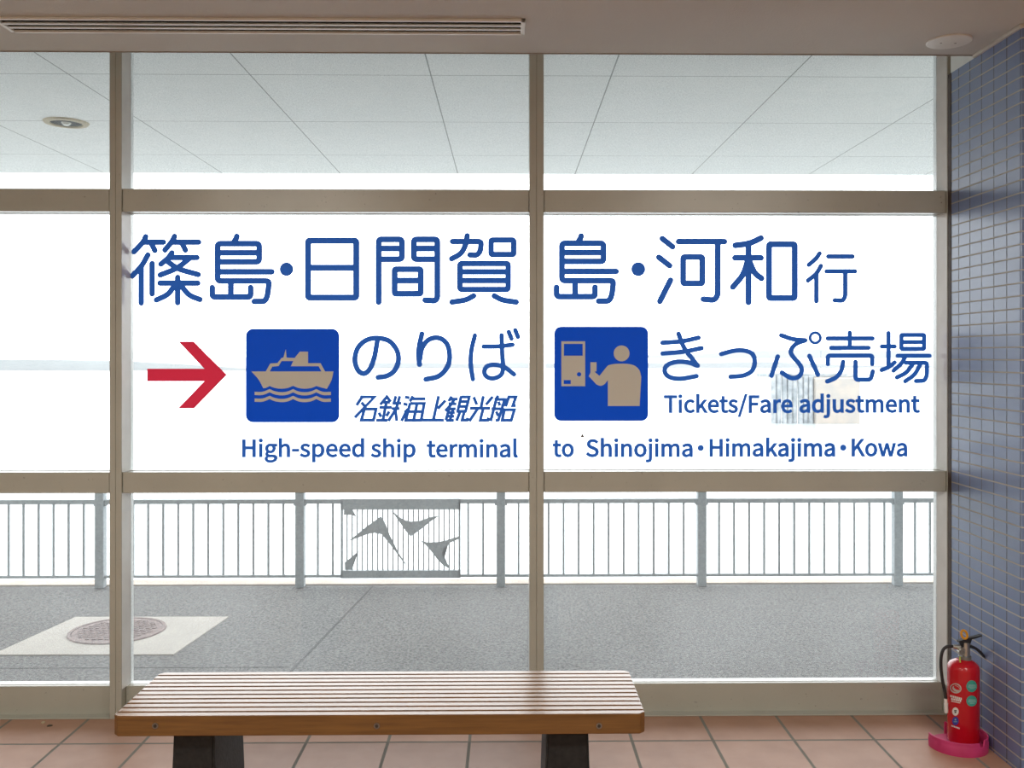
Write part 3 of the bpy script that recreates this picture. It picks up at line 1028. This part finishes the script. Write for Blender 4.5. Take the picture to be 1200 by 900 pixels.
GLYPHS = {'-':(121,[[[16,86],[106,86],[106,110],[16,110]]]),'/':(137,[[[4,-63],[27,-63],[132,278],[109,278]]]),'F':(193,[[[35,0],[68,0],[68,115],[166,115],[166,143],[68,143],[68,229],[183,229],[183,257],[35,257]]]),'H':(255,[[[35,0],[68,0],[68,121],[187,121],[187,0],[220,0],[220,257],[187,257],[187,149],[68,149],[68,257],[35,257]]]),'K':(226,[[[35,0],[68,0],[68,81],[112,134],[189,0],[225,0],[132,159],[213,257],[176,257],[68,128],[68,257],[35,257]]]),'S':(209,[[[106,-5],[153,5],[183,31],[194,68],[187,100],[168,122],[141,137],[104,153],[84,162],[68,175],[62,196],[68,215],[84,228],[110,233],[132,230],[151,222],[168,209],[185,230],[164,246],[139,257],[110,261],[68,252],[39,228],[29,193],[37,162],[57,141],[81,127],[118,111],[140,101],[155,87],[161,65],[154,44],[136,29],[107,24],[81,28],[57,39],[36,56],[17,33],[42,13],[72,0]]]),'T':(210,[[[89,0],[121,0],[121,229],[199,229],[199,257],[11,257],[11,229],[89,229]]]),'a':(197,[[[76,-5],[99,-1],[120,9],[139,23],[140,23],[143,0],[169,0],[169,117],[162,158],[141,185],[103,195],[74,191],[49,182],[29,170],[41,148],[58,158],[77,165],[98,168],[122,161],[134,144],[137,120],[71,107],[33,84],[21,49],[28,20],[47,2]],[[85,21],[68,24],[56,34],[51,51],[59,73],[87,89],[137,99],[137,46],[120,32],[103,24]]]),'c':(179,[[[107,-5],[129,-2],[150,7],[169,19],[155,41],[142,31],[127,25],[110,22],[79,31],[59,57],[51,95],[59,133],[80,159],[111,168],[125,166],[137,160],[149,152],[165,173],[150,184],[132,192],[110,195],[64,183],[31,149],[18,95],[30,41],[62,7]]]),'d':(217,[[[97,-5],[119,-1],[138,9],[155,22],[156,22],[159,0],[185,0],[185,279],[153,279],[153,206],[154,173],[138,185],[121,192],[101,195],[60,183],[30,148],[19,95],[28,41],[55,7]],[[104,22],[76,31],[58,56],[51,95],[59,133],[79,159],[106,168],[122,166],[137,160],[153,148],[153,48],[137,34],[121,25]]]),'e':(194,[[[109,-5],[133,-2],[154,5],[172,15],[160,36],[146,28],[130,23],[113,21],[81,29],[59,52],[50,88],[178,88],[179,93],[179,99],[179,106],[170,153],[145,184],[103,195],[62,183],[31,148],[18,95],[31,41],[63,7]],[[49,110],[59,142],[79,163],[104,169],[129,163],[146,143],[151,110]]]),'g':(197,[[[96,-88],[147,-78],[181,-54],[193,-22],[185,4],[163,19],[126,23],[89,23],[69,26],[59,33],[56,44],[57,53],[62,61],[68,67],[77,63],[86,61],[96,60],[131,68],[156,91],[166,126],[164,142],[158,155],[150,166],[189,166],[189,190],[123,190],[115,193],[106,194],[96,195],[61,187],[35,163],[25,127],[29,106],[38,89],[50,76],[50,75],[40,66],[32,54],[29,39],[31,26],[37,15],[46,8],[46,6],[31,-6],[21,-21],[18,-37],[28,-64],[55,-82]],[[96,82],[76,87],[61,103],[56,127],[61,151],[76,166],[96,172],[117,166],[131,151],[137,127],[131,103],[116,87]],[[101,-65],[71,-61],[52,-50],[46,-32],[48,-21],[54,-10],[65,0],[74,-2],[82,-3],[90,-3],[123,-3],[144,-5],[157,-13],[161,-27],[154,-46],[133,-60]]]),'h':(213,[[[32,0],[64,0],[64,138],[82,154],[98,164],[116,167],[137,162],[149,145],[152,116],[152,0],[184,0],[184,120],[178,161],[159,186],[126,195],[102,191],[81,179],[63,163],[64,202],[64,279],[32,279]]]),'i':(96,[[[32,0],[64,0],[64,190],[32,190]],[[48,229],[59,232],[67,239],[70,251],[67,262],[59,269],[48,271],[37,269],[30,262],[27,251],[30,239],[37,232]]]),'j':(96,[[[12,-85],[43,-77],[59,-55],[64,-22],[64,190],[33,190],[33,-22],[31,-42],[24,-55],[9,-59],[3,-59],[-4,-57],[-9,-56],[-15,-80],[-8,-82],[2,-84]],[[48,229],[59,232],[67,239],[70,251],[67,262],[59,269],[48,271],[37,269],[30,262],[27,251],[30,239],[37,232]]]),'k':(193,[[[32,0],[64,0],[64,50],[99,92],[155,0],[190,0],[118,113],[181,190],[146,190],[65,90],[64,90],[64,279],[32,279]]]),'l':(99,[[[66,-5],[74,-4],[79,-3],[84,-2],[80,23],[77,22],[75,22],[73,22],[69,23],[66,28],[64,36],[64,279],[32,279],[32,38],[36,15],[47,0]]]),'m':(324,[[[32,0],[64,0],[64,138],[81,154],[97,164],[112,167],[132,162],[144,145],[147,116],[147,0],[179,0],[179,138],[196,154],[212,164],[227,167],[247,162],[259,145],[263,116],[263,0],[294,0],[294,120],[288,161],[269,186],[237,195],[215,190],[194,178],[174,159],[164,178],[146,191],[121,195],[100,191],[80,179],[62,162],[58,190],[32,190]]]),'n':(214,[[[32,0],[64,0],[64,138],[82,154],[98,164],[116,167],[137,162],[149,145],[152,116],[152,0],[184,0],[184,120],[178,161],[159,186],[126,195],[102,191],[81,179],[62,162],[58,190],[32,190]]]),'o':(212,[[[106,-5],[150,7],[182,41],[194,95],[182,149],[150,183],[106,195],[63,183],[31,149],[18,95],[31,41],[63,7]],[[106,22],[77,31],[58,57],[51,95],[58,133],[77,159],[106,168],[135,159],[154,133],[161,95],[154,57],[135,31]]]),'p':(217,[[[32,-80],[64,-80],[64,-16],[63,18],[81,5],[98,-2],[116,-5],[157,8],[187,42],[199,98],[190,149],[164,183],[123,195],[101,191],[81,181],[62,168],[58,190],[32,190]],[[111,22],[97,24],[81,30],[64,42],[64,142],[82,156],[99,165],[115,168],[144,159],[160,135],[165,98],[158,57],[139,31]]]),'r':(136,[[[32,0],[64,0],[64,122],[79,148],[95,162],[112,166],[119,166],[125,165],[131,163],[137,191],[131,193],[124,195],[116,195],[96,190],[78,176],[62,155],[58,190],[32,190]]]),'s':(164,[[[82,-5],[120,3],[143,24],[151,52],[142,80],[120,98],[93,110],[73,118],[58,128],[52,143],[56,156],[68,166],[88,170],[103,168],[117,162],[131,153],[146,173],[130,184],[110,192],[87,195],[52,188],[29,168],[22,141],[30,115],[51,98],[77,86],[98,78],[114,66],[120,50],[116,35],[104,24],[83,20],[62,23],[44,31],[27,43],[11,22],[31,8],[56,-1]]]),'t':(132,[[[92,-5],[104,-4],[116,-1],[127,2],[121,27],[114,24],[106,22],[99,21],[82,26],[72,38],[70,58],[70,164],[121,164],[121,190],[70,190],[70,244],[43,244],[40,190],[9,188],[9,164],[38,164],[38,59],[43,25],[60,3]]]),'u':(213,[[[88,-5],[112,0],[132,12],[151,30],[152,30],[154,0],[181,0],[181,190],[149,190],[149,55],[132,37],[115,26],[97,23],[77,28],[65,45],[62,74],[62,190],[29,190],[29,70],[36,29],[55,4]]]),'w':(281,[[[62,0],[99,0],[126,102],[131,120],[135,138],[139,157],[141,157],[145,138],[150,120],[154,103],[181,0],[220,0],[272,190],[241,190],[213,80],[209,62],[205,45],[202,27],[200,27],[195,45],[191,62],[187,80],[157,190],[126,190],[96,80],[92,62],[87,45],[83,27],[82,27],[78,45],[74,62],[70,80],[42,190],[9,190]]])}


def area(lp):
    return sum(a[0] * b[1] - b[0] * a[1] for a, b in zip(lp, lp[1:] + lp[:1]))


for g in GLYPHS.values():
    loops = g[1]
    for i, lp in enumerate(loops):
        depth = sum(1 for j, o in enumerate(loops) if j != i and wind(lp[0][0] + 0.31, lp[0][1] + 0.17, [o]))
        if (area(lp) > 0) == (depth % 2 == 1):
            lp.reverse()


def embolden(lp, e):
    """move an outline outward by e (outer loops run anticlockwise in font units)"""
    out, n = [], len(lp)
    for i in range(n):
        a, b, c = Vector(lp[i - 1]), Vector(lp[i]), Vector(lp[(i + 1) % n])
        u, v = (b - a), (c - b)
        if u.length < 1e-6 or v.length < 1e-6:
            out.append((b.x, b.y)); continue
        u.normalize(); v.normalize()
        n1, n2 = Vector((u.y, -u.x)), Vector((v.y, -v.x))
        m = n1 + n2
        m = n1 if m.length < 1e-3 else m.normalized() / max(m.normalized().dot(n1), 0.5)
        out.append((b.x + m.x * e, b.y + m.y * e))
    return out


BOLD = 0.85


def word(parent, s, x0, x1, base, cap=19.6):
    """letters of one word fitted between two pixel columns"""
    pen, raw = 0.0, []
    for c in s:
        adv, loops = GLYPHS[c]
        raw.append([[(pen + x, y) for x, y in lp] for lp in loops])
        pen += adv
    xs = [p[0] for g in raw for lp in g for p in lp]
    a, b = min(xs), max(xs)
    caph = max(p[1] for lp in GLYPHS['H'][1] for p in lp)
    sx, sy = (x1 - x0 - 2 * BOLD * 0.6) / (b - a), (cap - 0.3) / caph
    x0 += BOLD * 0.6
    shapes = [[[(x0 + x, base - y) for x, y in embolden([((x - a) * sx, y * sy) for x, y in lp], BOLD)] for lp in g] for g in raw]
    link('word', fill(BM(), shapes, glass_pt(0)), M['blue'], parent, recalc=False)


t = decal('lettering_decal', 445, 527, 'blue English lettering reading High-speed ship terminal', 'lettering', LG)
word(t, 'High-speed', 284, 426.6, 535.0)
word(t, 'ship', 434.8, 487, 535.2)
word(t, 'terminal', 500.3, 606.6, 535.4)
t = decal('lettering_decal', 928, 475, 'blue English lettering reading Tickets/Fare adjustment', 'lettering', LG)
word(t, 'Tickets/Fare', 778.3, 928.6, 483.2)
word(t, 'adjustment', 937, 1077.8, 482.9)
t = decal('lettering_decal', 856, 527, 'blue English lettering reading to Shinojima, Himakajima, Kowa', 'lettering', LG)
word(t, 'to', 648, 672.4, 534.8)
word(t, 'Shinojima', 687, 811.6, 534.8)
char(t, [O(821.2, 525, 3.6)], 1, 0, 0, 1, name='dot')
word(t, 'Himakajima', 831.7, 978.4, 534.4)
char(t, [O(988.1, 524.6, 3.6)], 1, 0, 0, 1, name='dot')
word(t, 'Kowa', 998.2, 1063, 534.2)

t = decal('arrow_decal', 219, 439, 'large red arrow pointing right stuck on the window pane', 'arrow')
AR = ((100, 276), (398, 276), (262, 134), (342, 134), (514, 308), (344, 482), (262, 482), (398, 341), (100, 341))
link('arrow', fill(BM(), [[[(150 + x / 4.444, 370 + y / 4.444) for x, y in AR]]], glass_pt(0)), M['red_film'], t, recalc=False)


def panel_shapes(loops, ox, oy, sc):
    return [[[(ox + x / sc, oy + y / sc) for x, y in lp]] for lp in loops]


t = decal('pictogram_decal', 343, 440, 'square blue sign with a beige ship on waves, right of the red arrow', 'sign', 'square blue signs on the window')
link('blue_panel', fill(BM(), panel_shapes([rrect(614, 68, 1100, 555, 37)], 150, 370, 4.444), glass_pt(0)), M['panel_blue'], t, recalc=False)
HULL = smooth_path(((1070, 290), (1060, 335), (1036, 381)), 5) + smooth_path(((1036, 381), (1008, 374), (981, 366)), 4)[1:] + smooth_path(((981, 366), (955, 376), (920, 380), (888, 376), (860, 365)), 4)[1:] \
    + smooth_path(((860, 365), (832, 376), (800, 380), (765, 376), (738, 366)), 4)[1:] + smooth_path(((738, 366), (720, 375), (705, 378)), 3)[1:] + smooth_path(((705, 378), (680, 332), (643, 290)), 4)[1:]
CABIN = ((717, 291), (741, 249), (779, 246), (800, 220), (810, 217), (822, 174), (826, 218), (868, 220), (895, 187), (938, 187), (938, 247), (1003, 247), (1027, 291),
         (1008, 291), (993, 263), (848, 263), (861, 236), (800, 236), (785, 262), (752, 265), (738, 291))
link('ship_symbol', fill(BM(), panel_shapes([HULL, CABIN], 150, 370, 4.444), glass_pt(1)), M['white_film'], t, recalc=False, label='beige ship')
for dy in (0, 35):
    up = smooth_path(((660, 396), (700, 396), (738, 382)), 4) + smooth_path(((738, 382), (765, 393), (800, 398), (832, 394), (860, 382)), 4)[1:] \
        + smooth_path(((860, 382), (888, 394), (920, 398), (952, 394), (981, 382)), 4)[1:] + smooth_path(((981, 382), (1015, 396), (1057, 396)), 4)[1:]
    wave = [(x, y + dy) for x, y in up] + [(x, y + 17 + dy) for x, y in reversed(up)]
    link('wave', fill(BM(), panel_shapes([wave], 150, 370, 4.444), glass_pt(1)), M['white_film'], t, recalc=False, label='beige wavy line')

t = decal('pictogram_decal', 704, 438, 'square blue sign with a beige figure at a ticket machine, right of the mullion', 'sign', 'square blue signs on the window')
link('blue_panel', fill(BM(), panel_shapes([rrect(92.5, 60.5, 613.5, 583.5, 37)], 630, 370, 4.736), glass_pt(0)), M['panel_blue'], t, recalc=False)
q = lambda lp: [(630 + x / 4.736, 370 + y / 4.736) for x, y in lp]
mach = [q([(132, 142), (264, 142), (264, 391), (132, 391)]), q([(146, 156), (146, 222), (250, 222), (250, 156)]), q([(145, 357), (145, 379), (184, 379), (184, 357)]), q(list(reversed(circle(230, 325, 12))))]
link('machine_symbol', fill(BM(), [mach], glass_pt(1)), M['white_film'], t, recalc=False, label='beige ticket machine')
BODY = [(293, 258), (327, 258), (327, 308), (316, 311), (343, 334)] + smooth_path(((343, 334), (385, 282), (400, 273), (425, 268), (465, 266), (505, 268), (540, 278), (565, 303), (575, 340)), 4)[1:] \
    + [(566, 501), (390, 501), (390, 357)] + smooth_path(((390, 357), (370, 381), (348, 389), (326, 381)), 4)[1:] + [(284, 335), (293, 316)]
link('person_symbol', fill(BM(), panel_shapes([circle(466, 209, 44, 36), BODY], 630, 370, 4.736), glass_pt(1)), M['white_film'], t, recalc=False, label='beige figure')

# a small moth resting on the glass
t0 = on_y(682.4, 511, YV)
bm = BM()
prism(bm, [(t0.x - 0.010, YV - 0.001, t0.z - 0.007), (t0.x, YV - 0.001, t0.z - 0.004), (t0.x + 0.010, YV - 0.001, t0.z - 0.007), (t0.x, YV - 0.001, t0.z + 0.010)],
      [(t0.x - 0.007, YV - 0.003, t0.z - 0.006), (t0.x, YV - 0.005, t0.z - 0.004), (t0.x + 0.007, YV - 0.003, t0.z - 0.006), (t0.x, YV - 0.004, t0.z + 0.008)])
tag(link('moth', bm, M['insect'], origin=(t0.x, YV, t0.z)), 'tiny brown moth resting on the right window pane above the lettering', 'insect')

# ------------------------------------------------------------------ bench
ZT = 0.42
XB0, XB1 = -1.228, 0.4305
YB0, PITCH, SW, SH = 2.945, 0.0379, 0.0298, 0.063
bench = thing('bench', ((XB0 + XB1) / 2, 3.15, 0), 'long slatted wooden bench on black pedestal legs in front of the window', 'bench')
for k in range(11):
    y0 = YB0 + k * PITCH
    y1 = y0 + SW
    c = 0.017
    if k == 0:
        lp = [(XB0 + c, y0), (XB1 - c, y0), (XB1, y0 + c), (XB1, y1), (XB0, y1), (XB0, y0 + c)]
    elif k == 10:
        lp = [(XB0, y0), (XB1, y0), (XB1, y1 - c), (XB1 - c, y1), (XB0 + c, y1), (XB0, y1 - c)]
    else:
        lp = [(XB0, y0), (XB1, y0), (XB1, y1), (XB0, y1)]
    bm = prism(BM(), [(x, y, ZT - SH) for x, y in lp], [(x, y, ZT) for x, y in lp])
    bmesh.ops.bevel(bm, geom=[e for e in bm.edges], offset=0.0022, segments=2, affect='EDGES')
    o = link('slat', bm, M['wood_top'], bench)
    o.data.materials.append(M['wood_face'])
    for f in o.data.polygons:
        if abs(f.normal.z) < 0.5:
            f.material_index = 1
    if k == 0:
        for px in (182, 441.5, 702):
            p = on_y(px, 850.5, YB0)
            b = link('bolt', disc_y(BM(), p.x, YB0 - 0.0025, p.z, 0.0095, 0.004, 20), M['bolt'], bench)
            link('bolt_socket', disc_y(BM(), p.x, YB0 - 0.0032, p.z, 0.0055, 0.002, 6), M['bolt_dark'], b)
for xa, xb in ((-1.057, -0.929), (0.1236, 0.2563)):
    e = 0.011
    z1 = ZT - SH - 0.012
    bm = prism(BM(), [(xa - e, 2.985, 0), (xb + e, 2.985, 0), (xb + e, 3.325, 0), (xa - e, 3.325, 0)], [(xa, 2.995, z1), (xb, 2.995, z1), (xb, 3.315, z1), (xa, 3.315, z1)])
    bmesh.ops.bevel(bm, geom=[x for x in bm.edges], offset=0.008, segments=3, affect='EDGES')
    link('leg', bm, M['black'], bench, smooth=True)
    link('support_plate', box(BM(), xa + 0.01, xb - 0.01, 2.99, 3.33, z1 - 0.002, ZT - SH + 0.0005, 0.001, 1), M['black'], bench)

# ------------------------------------------------------------------ ceiling air slot and round cover
vx0, vx1, vy0, vy1 = -1.852, 0.0635, 3.402, 3.552
t = thing('air_vent', ((vx0 + vx1) / 2, (vy0 + vy1) / 2, CEIL), 'long white slotted air vent in the ceiling above the window', 'air vent')
bm = BM()
zc = CEIL - 0.010
box(bm, vx0, vx1, vy0, vy0 + 0.014, zc, CEIL, 0.002, 1)
box(bm, vx0, vx1, vy1 - 0.014, vy1, zc, CEIL, 0.002, 1)
box(bm, vx0, vx0 + 0.016, vy0, vy1, zc, CEIL, 0.002, 1)
box(bm, vx1 - 0.016, vx1, vy0, vy1, zc, CEIL, 0.002, 1)
link('frame', bm, M['vent'], t)
link('backing', box(BM(), vx0 + 0.01, vx1 - 0.01, vy0 + 0.01, vy1 - 0.01, CEIL - 0.001, CEIL + 0.0005), M['dark'], t, label='black plate painted as the shade of the slots')  # flat sheet painted black for shade, the ceiling is not cut open
for k in range(1, 3):
    y = vy0 + 0.014 + (vy1 - vy0 - 0.028) * k / 3.0
    bm = BM()
    box(bm, vx0 + 0.014, vx1 - 0.014, y - 0.007, y + 0.007, zc + 0.001, zc + 0.004)
    box(bm, vx0 + 0.014, vx1 - 0.014, y - 0.001, y + 0.001, zc + 0.004, CEIL)
    link('blade', bm, M['vent'], t)

t = thing('ceiling_cover', (1.704, 3.622, CEIL), 'round white cover plate on the ceiling near the tiled pier', 'cover plate')
link('plate', lathe(BM(), [(0, CEIL - 0.006), (0.080, CEIL - 0.006), (0.083, CEIL - 0.004), (0.083, CEIL)], 1.704, 3.622, 48), M['vent'], t)
for dx in (-0.028, 0.028):
    link('screw', lathe(BM(), [(0, CEIL - 0.0075), (0.004, CEIL - 0.007), (0.0045, CEIL - 0.005)], 1.704 + dx, 3.63, 12), M['bolt'], t)

lx, ly = -2.622, 5.64
t = thing('downlight', (lx, ly, SOFFIT), 'round recessed downlight with beige ring in the outdoor canopy ceiling', 'lamp')
link('ring', lathe(BM(), [(0.088, SOFFIT - 0.004), (0.092, SOFFIT - 0.012), (0.120, SOFFIT - 0.010), (0.127, SOFFIT)], lx, ly, 48), M['scrap'], t, smooth=True, label='beige ring')
link('reflector', lathe(BM(), [(0, SOFFIT - 0.003), (0.088, SOFFIT - 0.003), (0.089, SOFFIT)], lx, ly, 48), M['dark'], t)
link('bulb', lathe(BM(), [(0, SOFFIT - 0.020), (0.016, SOFFIT - 0.018), (0.026, SOFFIT - 0.008), (0.028, SOFFIT - 0.003)], lx, ly, 24), M['bulb'], t, smooth=True)

# ------------------------------------------------------------------ fire extinguisher in its pink stand
YE, RE = 3.715, 0.0595


def E(px, py, dy=0.0):
    p = on_y(px, py, YE)
    return Vector((p.x, YE + dy, p.z))


ex = E(1129, 820).x
tx, ty = 1.7735, 3.700
stand = thing('extinguisher_stand', (tx, ty, 0), 'faded pink plastic stand on the floor holding the fire extinguisher', 'stand')
bm = BM()
lathe(bm, [(0, 0.0), (0.100, 0.0), (0.100, 0.010), (0, 0.010)], tx, ty, 48)
link('base', bm, M['pink'], stand)


def ring_wall(a0, a1, hf, n=90, r0=0.104, r1=0.1115):
    bm = BM()
    rows = []
    for k in range(n + 1):
        a = math.radians(a0 + (a1 - a0) * k / n)
        h_ = hf(math.degrees(a))
        sx, sy = math.sin(a), -math.cos(a)
        row = []
        for r, z in ((r1 - 0.001, 0), (r1 + 0.001, 0.032), (r1 - 0.001, 0.036), (r1 - 0.001, h_ - 0.002), (r1 - 0.003, h_), (r0 + 0.001, h_), (r0, h_ - 0.002), (r0, 0)):
            row.append(bm.verts.new((tx + r * sx, ty + r * sy, min(z, h_))))
        rows.append(row)
    for p, q_ in zip(rows, rows[1:]):
        for k in range(8):
            bm.faces.new((p[k], p[(k + 1) % 8], q_[(k + 1) % 8], q_[k]))
    bm.faces.new(rows[0]); bm.faces.new(list(reversed(rows[-1])))
    return bm


link('rim', ring_wall(-95, 150, lambda d: 0.036 if 20 < d < 33 else (0.052 if d < 20 else 0.058)), M['pink'], stand, smooth=True)
link('back_tab', ring_wall(165, 181, lambda d: 0.055, 16), M['pink'], stand, smooth=True)

ext = thing('fire_extinguisher', (ex, YE, 0), 'red fire extinguisher with black hose standing against the blue tiled pier', 'fire extinguisher')
zsh = E(1129, 783).z
ztop = E(1129, 772.5).z
link('cylinder', lathe(BM(), [(0, 0.011), (RE - 0.010, 0.011), (RE - 0.003, 0.015), (RE, 0.024), (RE, zsh), (RE - 0.002, zsh + 0.011), (RE - 0.007, zsh + 0.020), (RE - 0.016, zsh + 0.027), (RE - 0.030, ztop - 0.001), (0.022, ztop + 0.002), (0, ztop + 0.002)], ex, YE, 56),
     M['red'], ext, smooth=True)
vx = E(1130.5, 770).x
z0, z1 = E(1130, 774.5).z, E(1130, 768).z
link('collar', lathe(BM(), [(0, z0), (0.022, z0), (0.0245, z0 + 0.003), (0.0245, z1 - 0.002), (0.022, z1), (0, z1)], vx, YE, 28), M['ring_grey'], ext, smooth=True)
bm = lathe(BM(), [(0, z1), (0.0165, z1), (0.0150, E(0, 757).z), (0, E(0, 757).z)], E(1131.5, 760).x, YE, 24)
tube(bm, [E(1131, 758.5), E(1119, 758), E(1116.5, 757.5)], [0.011, 0.009, 0.0075], 14)
valve = link('valve', bm, M['chrome'], ext, smooth=True)
g = E(1123.7, 762)
gauge = link('pressure_gauge', disc_y(BM(), g.x, YE - 0.026, g.z, 0.0125, 0.018, 24), M['chrome'], ext)
link('gauge_face', disc_y(BM(), g.x, YE - 0.0268, g.z, 0.0095, 0.001, 24), M['ring_grey'], gauge)


def plate(pts, hw, th=None):
    """strip of metal following pixel points, hw wide to each side in depth"""
    lp = [E(*p) for p in pts]
    return prism(BM(), [(p.x, YE - hw, p.z) for p in lp], [(p.x, YE + hw, p.z) for p in lp])


LEV1 = [(1122.5, 750.5), (1126, 749.5), (1134, 746.8), (1138.5, 746.2), (1143, 745.2), (1149.6, 743.4), (1149.8, 744.7), (1144, 746.8), (1139.5, 748.2), (1136.3, 748.4), (1136.2, 752.6), (1134, 757), (1128.5, 756.5), (1123, 753)]
bm = plate(LEV1, 0.010)
bmesh.ops.triangulate(bm, faces=[f for f in bm.faces if len(f.verts) > 4])
link('upper_lever', bm, M['lever'], ext)
mid = smooth_path(((1125, 757), (1131, 756.6), (1137, 757), (1143, 759.6), (1149, 764.4), (1153.6, 770)), 4)
bm = BM()
hw = 0.010
top, bot = [], []
for i, p in enumerate(mid):
    wd = 1.7 if i < 16 else 1.7 - 0.5 * (i - 16) / max(1, len(mid) - 17)
    a, b = E(p[0], p[1] - wd), E(p[0] - wd * 0.5 * (i / len(mid)), p[1] + wd)
    top.append(a); bot.append(b)
lp = top + list(reversed(bot))
prism(bm, [(p.x, YE - hw, p.z) for p in lp], [(p.x, YE + hw, p.z) for p in lp])
bmesh.ops.triangulate(bm, faces=[f for f in bm.faces if len(f.verts) > 4])
link('carrying_handle', bm, M['lever'], ext)
bm = BM()
c0 = E(1128.2, 742.5)
lp = []
for k in range(24):
    a = 2 * math.pi * k / 24
    x_, z_ = 0.0118 * math.cos(a), 0.0165 * math.sin(a)
    lp.append(Vector((c0.x + x_ + -0.22 * z_, YE - 0.012, c0.z + z_)))
for k in range(24):
    tube(bm, [lp[k], lp[(k + 1) % 24]], 0.0046, 8)
link('safety_pin', bm, M['yellow'], ext, smooth=True, label='yellow safety pin loop')
hose = smooth_path([tuple(E(*p)) for p in ((1116.5, 757.4), (1110, 757.6), (1105, 762), (1102.8, 771), (1102.8, 783), (1104.6, 798), (1107.2, 810), (1108.3, 819))], 6)
link('hose', tube(BM(), hose, 0.0062, 12), M['rubber'], ext, smooth=True)
link('nozzle', tube(BM(), [E(1108.2, 818.5), E(1108.5, 824), E(1108.6, 824.2), E(1108.9, 835)], [0.0062, 0.0062, 0.0078, 0.0068], 14), M['white_paint'], ext, smooth=True, label='white nozzle')


def wrap(layer):
    def f(px, py):
        d = ray(px, py)
        rr = RE + 0.0006 + 0.0004 * layer
        A, B, C = d.x ** 2 + d.y ** 2, -2 * (d.x * ex + d.y * YE), ex ** 2 + YE ** 2 - rr ** 2
        k = (-B - math.sqrt(max(B * B - 4 * A * C, 0.0))) / (2 * A)
        return (d.x * k, d.y * k, EYE + d.z * k)
    return f


def sticker(name, loops_list, m, layer=0, label=None, parent=ext):
    bm = fill(BM(), loops_list, wrap(layer), 1.0)
    return link(name, bm, M[m], parent, recalc=False, label=label)


def cpx(x, y):                    # points read in the magnified view of the cylinder
    return (1080 + x / 8.178, 785 + y / 8.178)


def ell(x, y, a, b, tilt=0.0, n=24):
    out = []
    for k in range(n):
        u, v = a * math.cos(2 * math.pi * k / n), b * math.sin(2 * math.pi * k / n)
        out.append(cpx(x + u * math.cos(tilt) - v * math.sin(tilt), y + u * math.sin(tilt) + v * math.cos(tilt)))
    return out


def bars(rows):
    return [[[cpx(x0, y0), cpx(x1, y1), cpx(x1, y1 + h_), cpx(x0, y0 + h_)]] for x0, y0, x1, y1, h_ in rows]


o = sticker('oval_emblem', [[ell(327, 177, 56, 48, 0.25), list(reversed(ell(327, 176, 46, 36, 0.25)))]], 'silver', label='silver oval emblem')
sticker('emblem_swirl', [[ell(330, 182, 38, 26, 0.5), list(reversed(ell(338, 172, 32, 18, 0.5)))]], 'silver', 1, parent=o)
sticker('printed_text', bars([(272 + k * 14.5, 238 + k * 4, 283 + k * 14.5, 241 + k * 4, 22) for k in range(8)] + [(283 + k * 14, 268 + k * 3, 294 + k * 14, 271 + k * 3, 20) for k in range(7)] + [(284, 297, 370, 314, 7)]), 'white_paint', label='white printed text')
for y in (157, 298):
    s = sticker('round_sticker', [[ell(480, y, 51, 57 if y < 200 else 53)]], 'teal', label='teal round sticker')
    sticker('sticker_print', bars([(450, y - 14, 520, y - 14, 10), (446, y + 2, 522, y + 2, 10), (462, y + 18, 508, y + 18, 8)]), 'teal_pale', 1, parent=s)
s = sticker('round_sticker', [[ell(324, 399, 31, 40)]], 'white_paint', label='white round sticker')
sticker('sticker_print', bars([(312, 385, 336, 385, 12), (316, 400, 332, 400, 14)]), 'rubber', 1, parent=s)
s = sticker('round_sticker', [[ell(324, 490, 31, 42)]], 'blue_sticker', label='blue round sticker')
sticker('sticker_print', bars([(317, 470, 331, 470, 14), (308, 494, 340, 494, 6)]), 'teal_pale', 1, parent=s)
sticker('printed_text', bars([(286 + k * 11.5, 528 + k * 4, 295 + k * 11.5, 531 + k * 4, 14) for k in range(7)]), 'white_paint', label='white printed text')
bm = BM()
p = E(1121, 770)
tube(bm, [(p.x - 0.001, YE - 0.03, p.z + 0.012), (p.x - 0.003, YE - 0.034, p.z - 0.004), (p.x - 0.002, YE - 0.036, p.z - 0.010)], 0.0025, 8)
link('seal_tag', bm, mat('lime_seal', (0.55, 0.62, 0.08), 0.5), ext, label='lime seal tag')

# ------------------------------------------------------------------ litter on the floor
p = on_z(57, 850.5, 0)
bm = BM()
lp = [(p.x + 0.011 * math.cos(a) * (1 + 0.5 * math.cos(a)), p.y + 0.010 * math.sin(a)) for a in [2 * math.pi * k / 12 for k in range(12)]]
prism(bm, [(x, y, 0.0) for x, y in lp], [(x, y, 0.004 + 0.003 * math.sin(60 * x)) for x, y in lp])
tag(link('leaf', bm, M['leaf'], origin=(p.x, p.y, 0)), 'small dark dry leaf on the floor tiles by the window sill', 'leaf')
p = on_z(50.5, 847.5, 0)
bm = BM()
lp = [(p.x + 0.007 * math.cos(a), p.y + 0.010 * math.sin(a) * (1.2 if k % 2 else 0.7)) for k, a in enumerate([2 * math.pi * k / 9 for k in range(9)])]
prism(bm, [(x, y, 0.0) for x, y in lp], [(x, y, 0.006) for x, y in lp])
tag(link('paper_scrap', bm, M['scrap'], origin=(p.x, p.y, 0)), 'tiny pale scrap lying on the floor tiles beside the dark leaf', 'scrap')
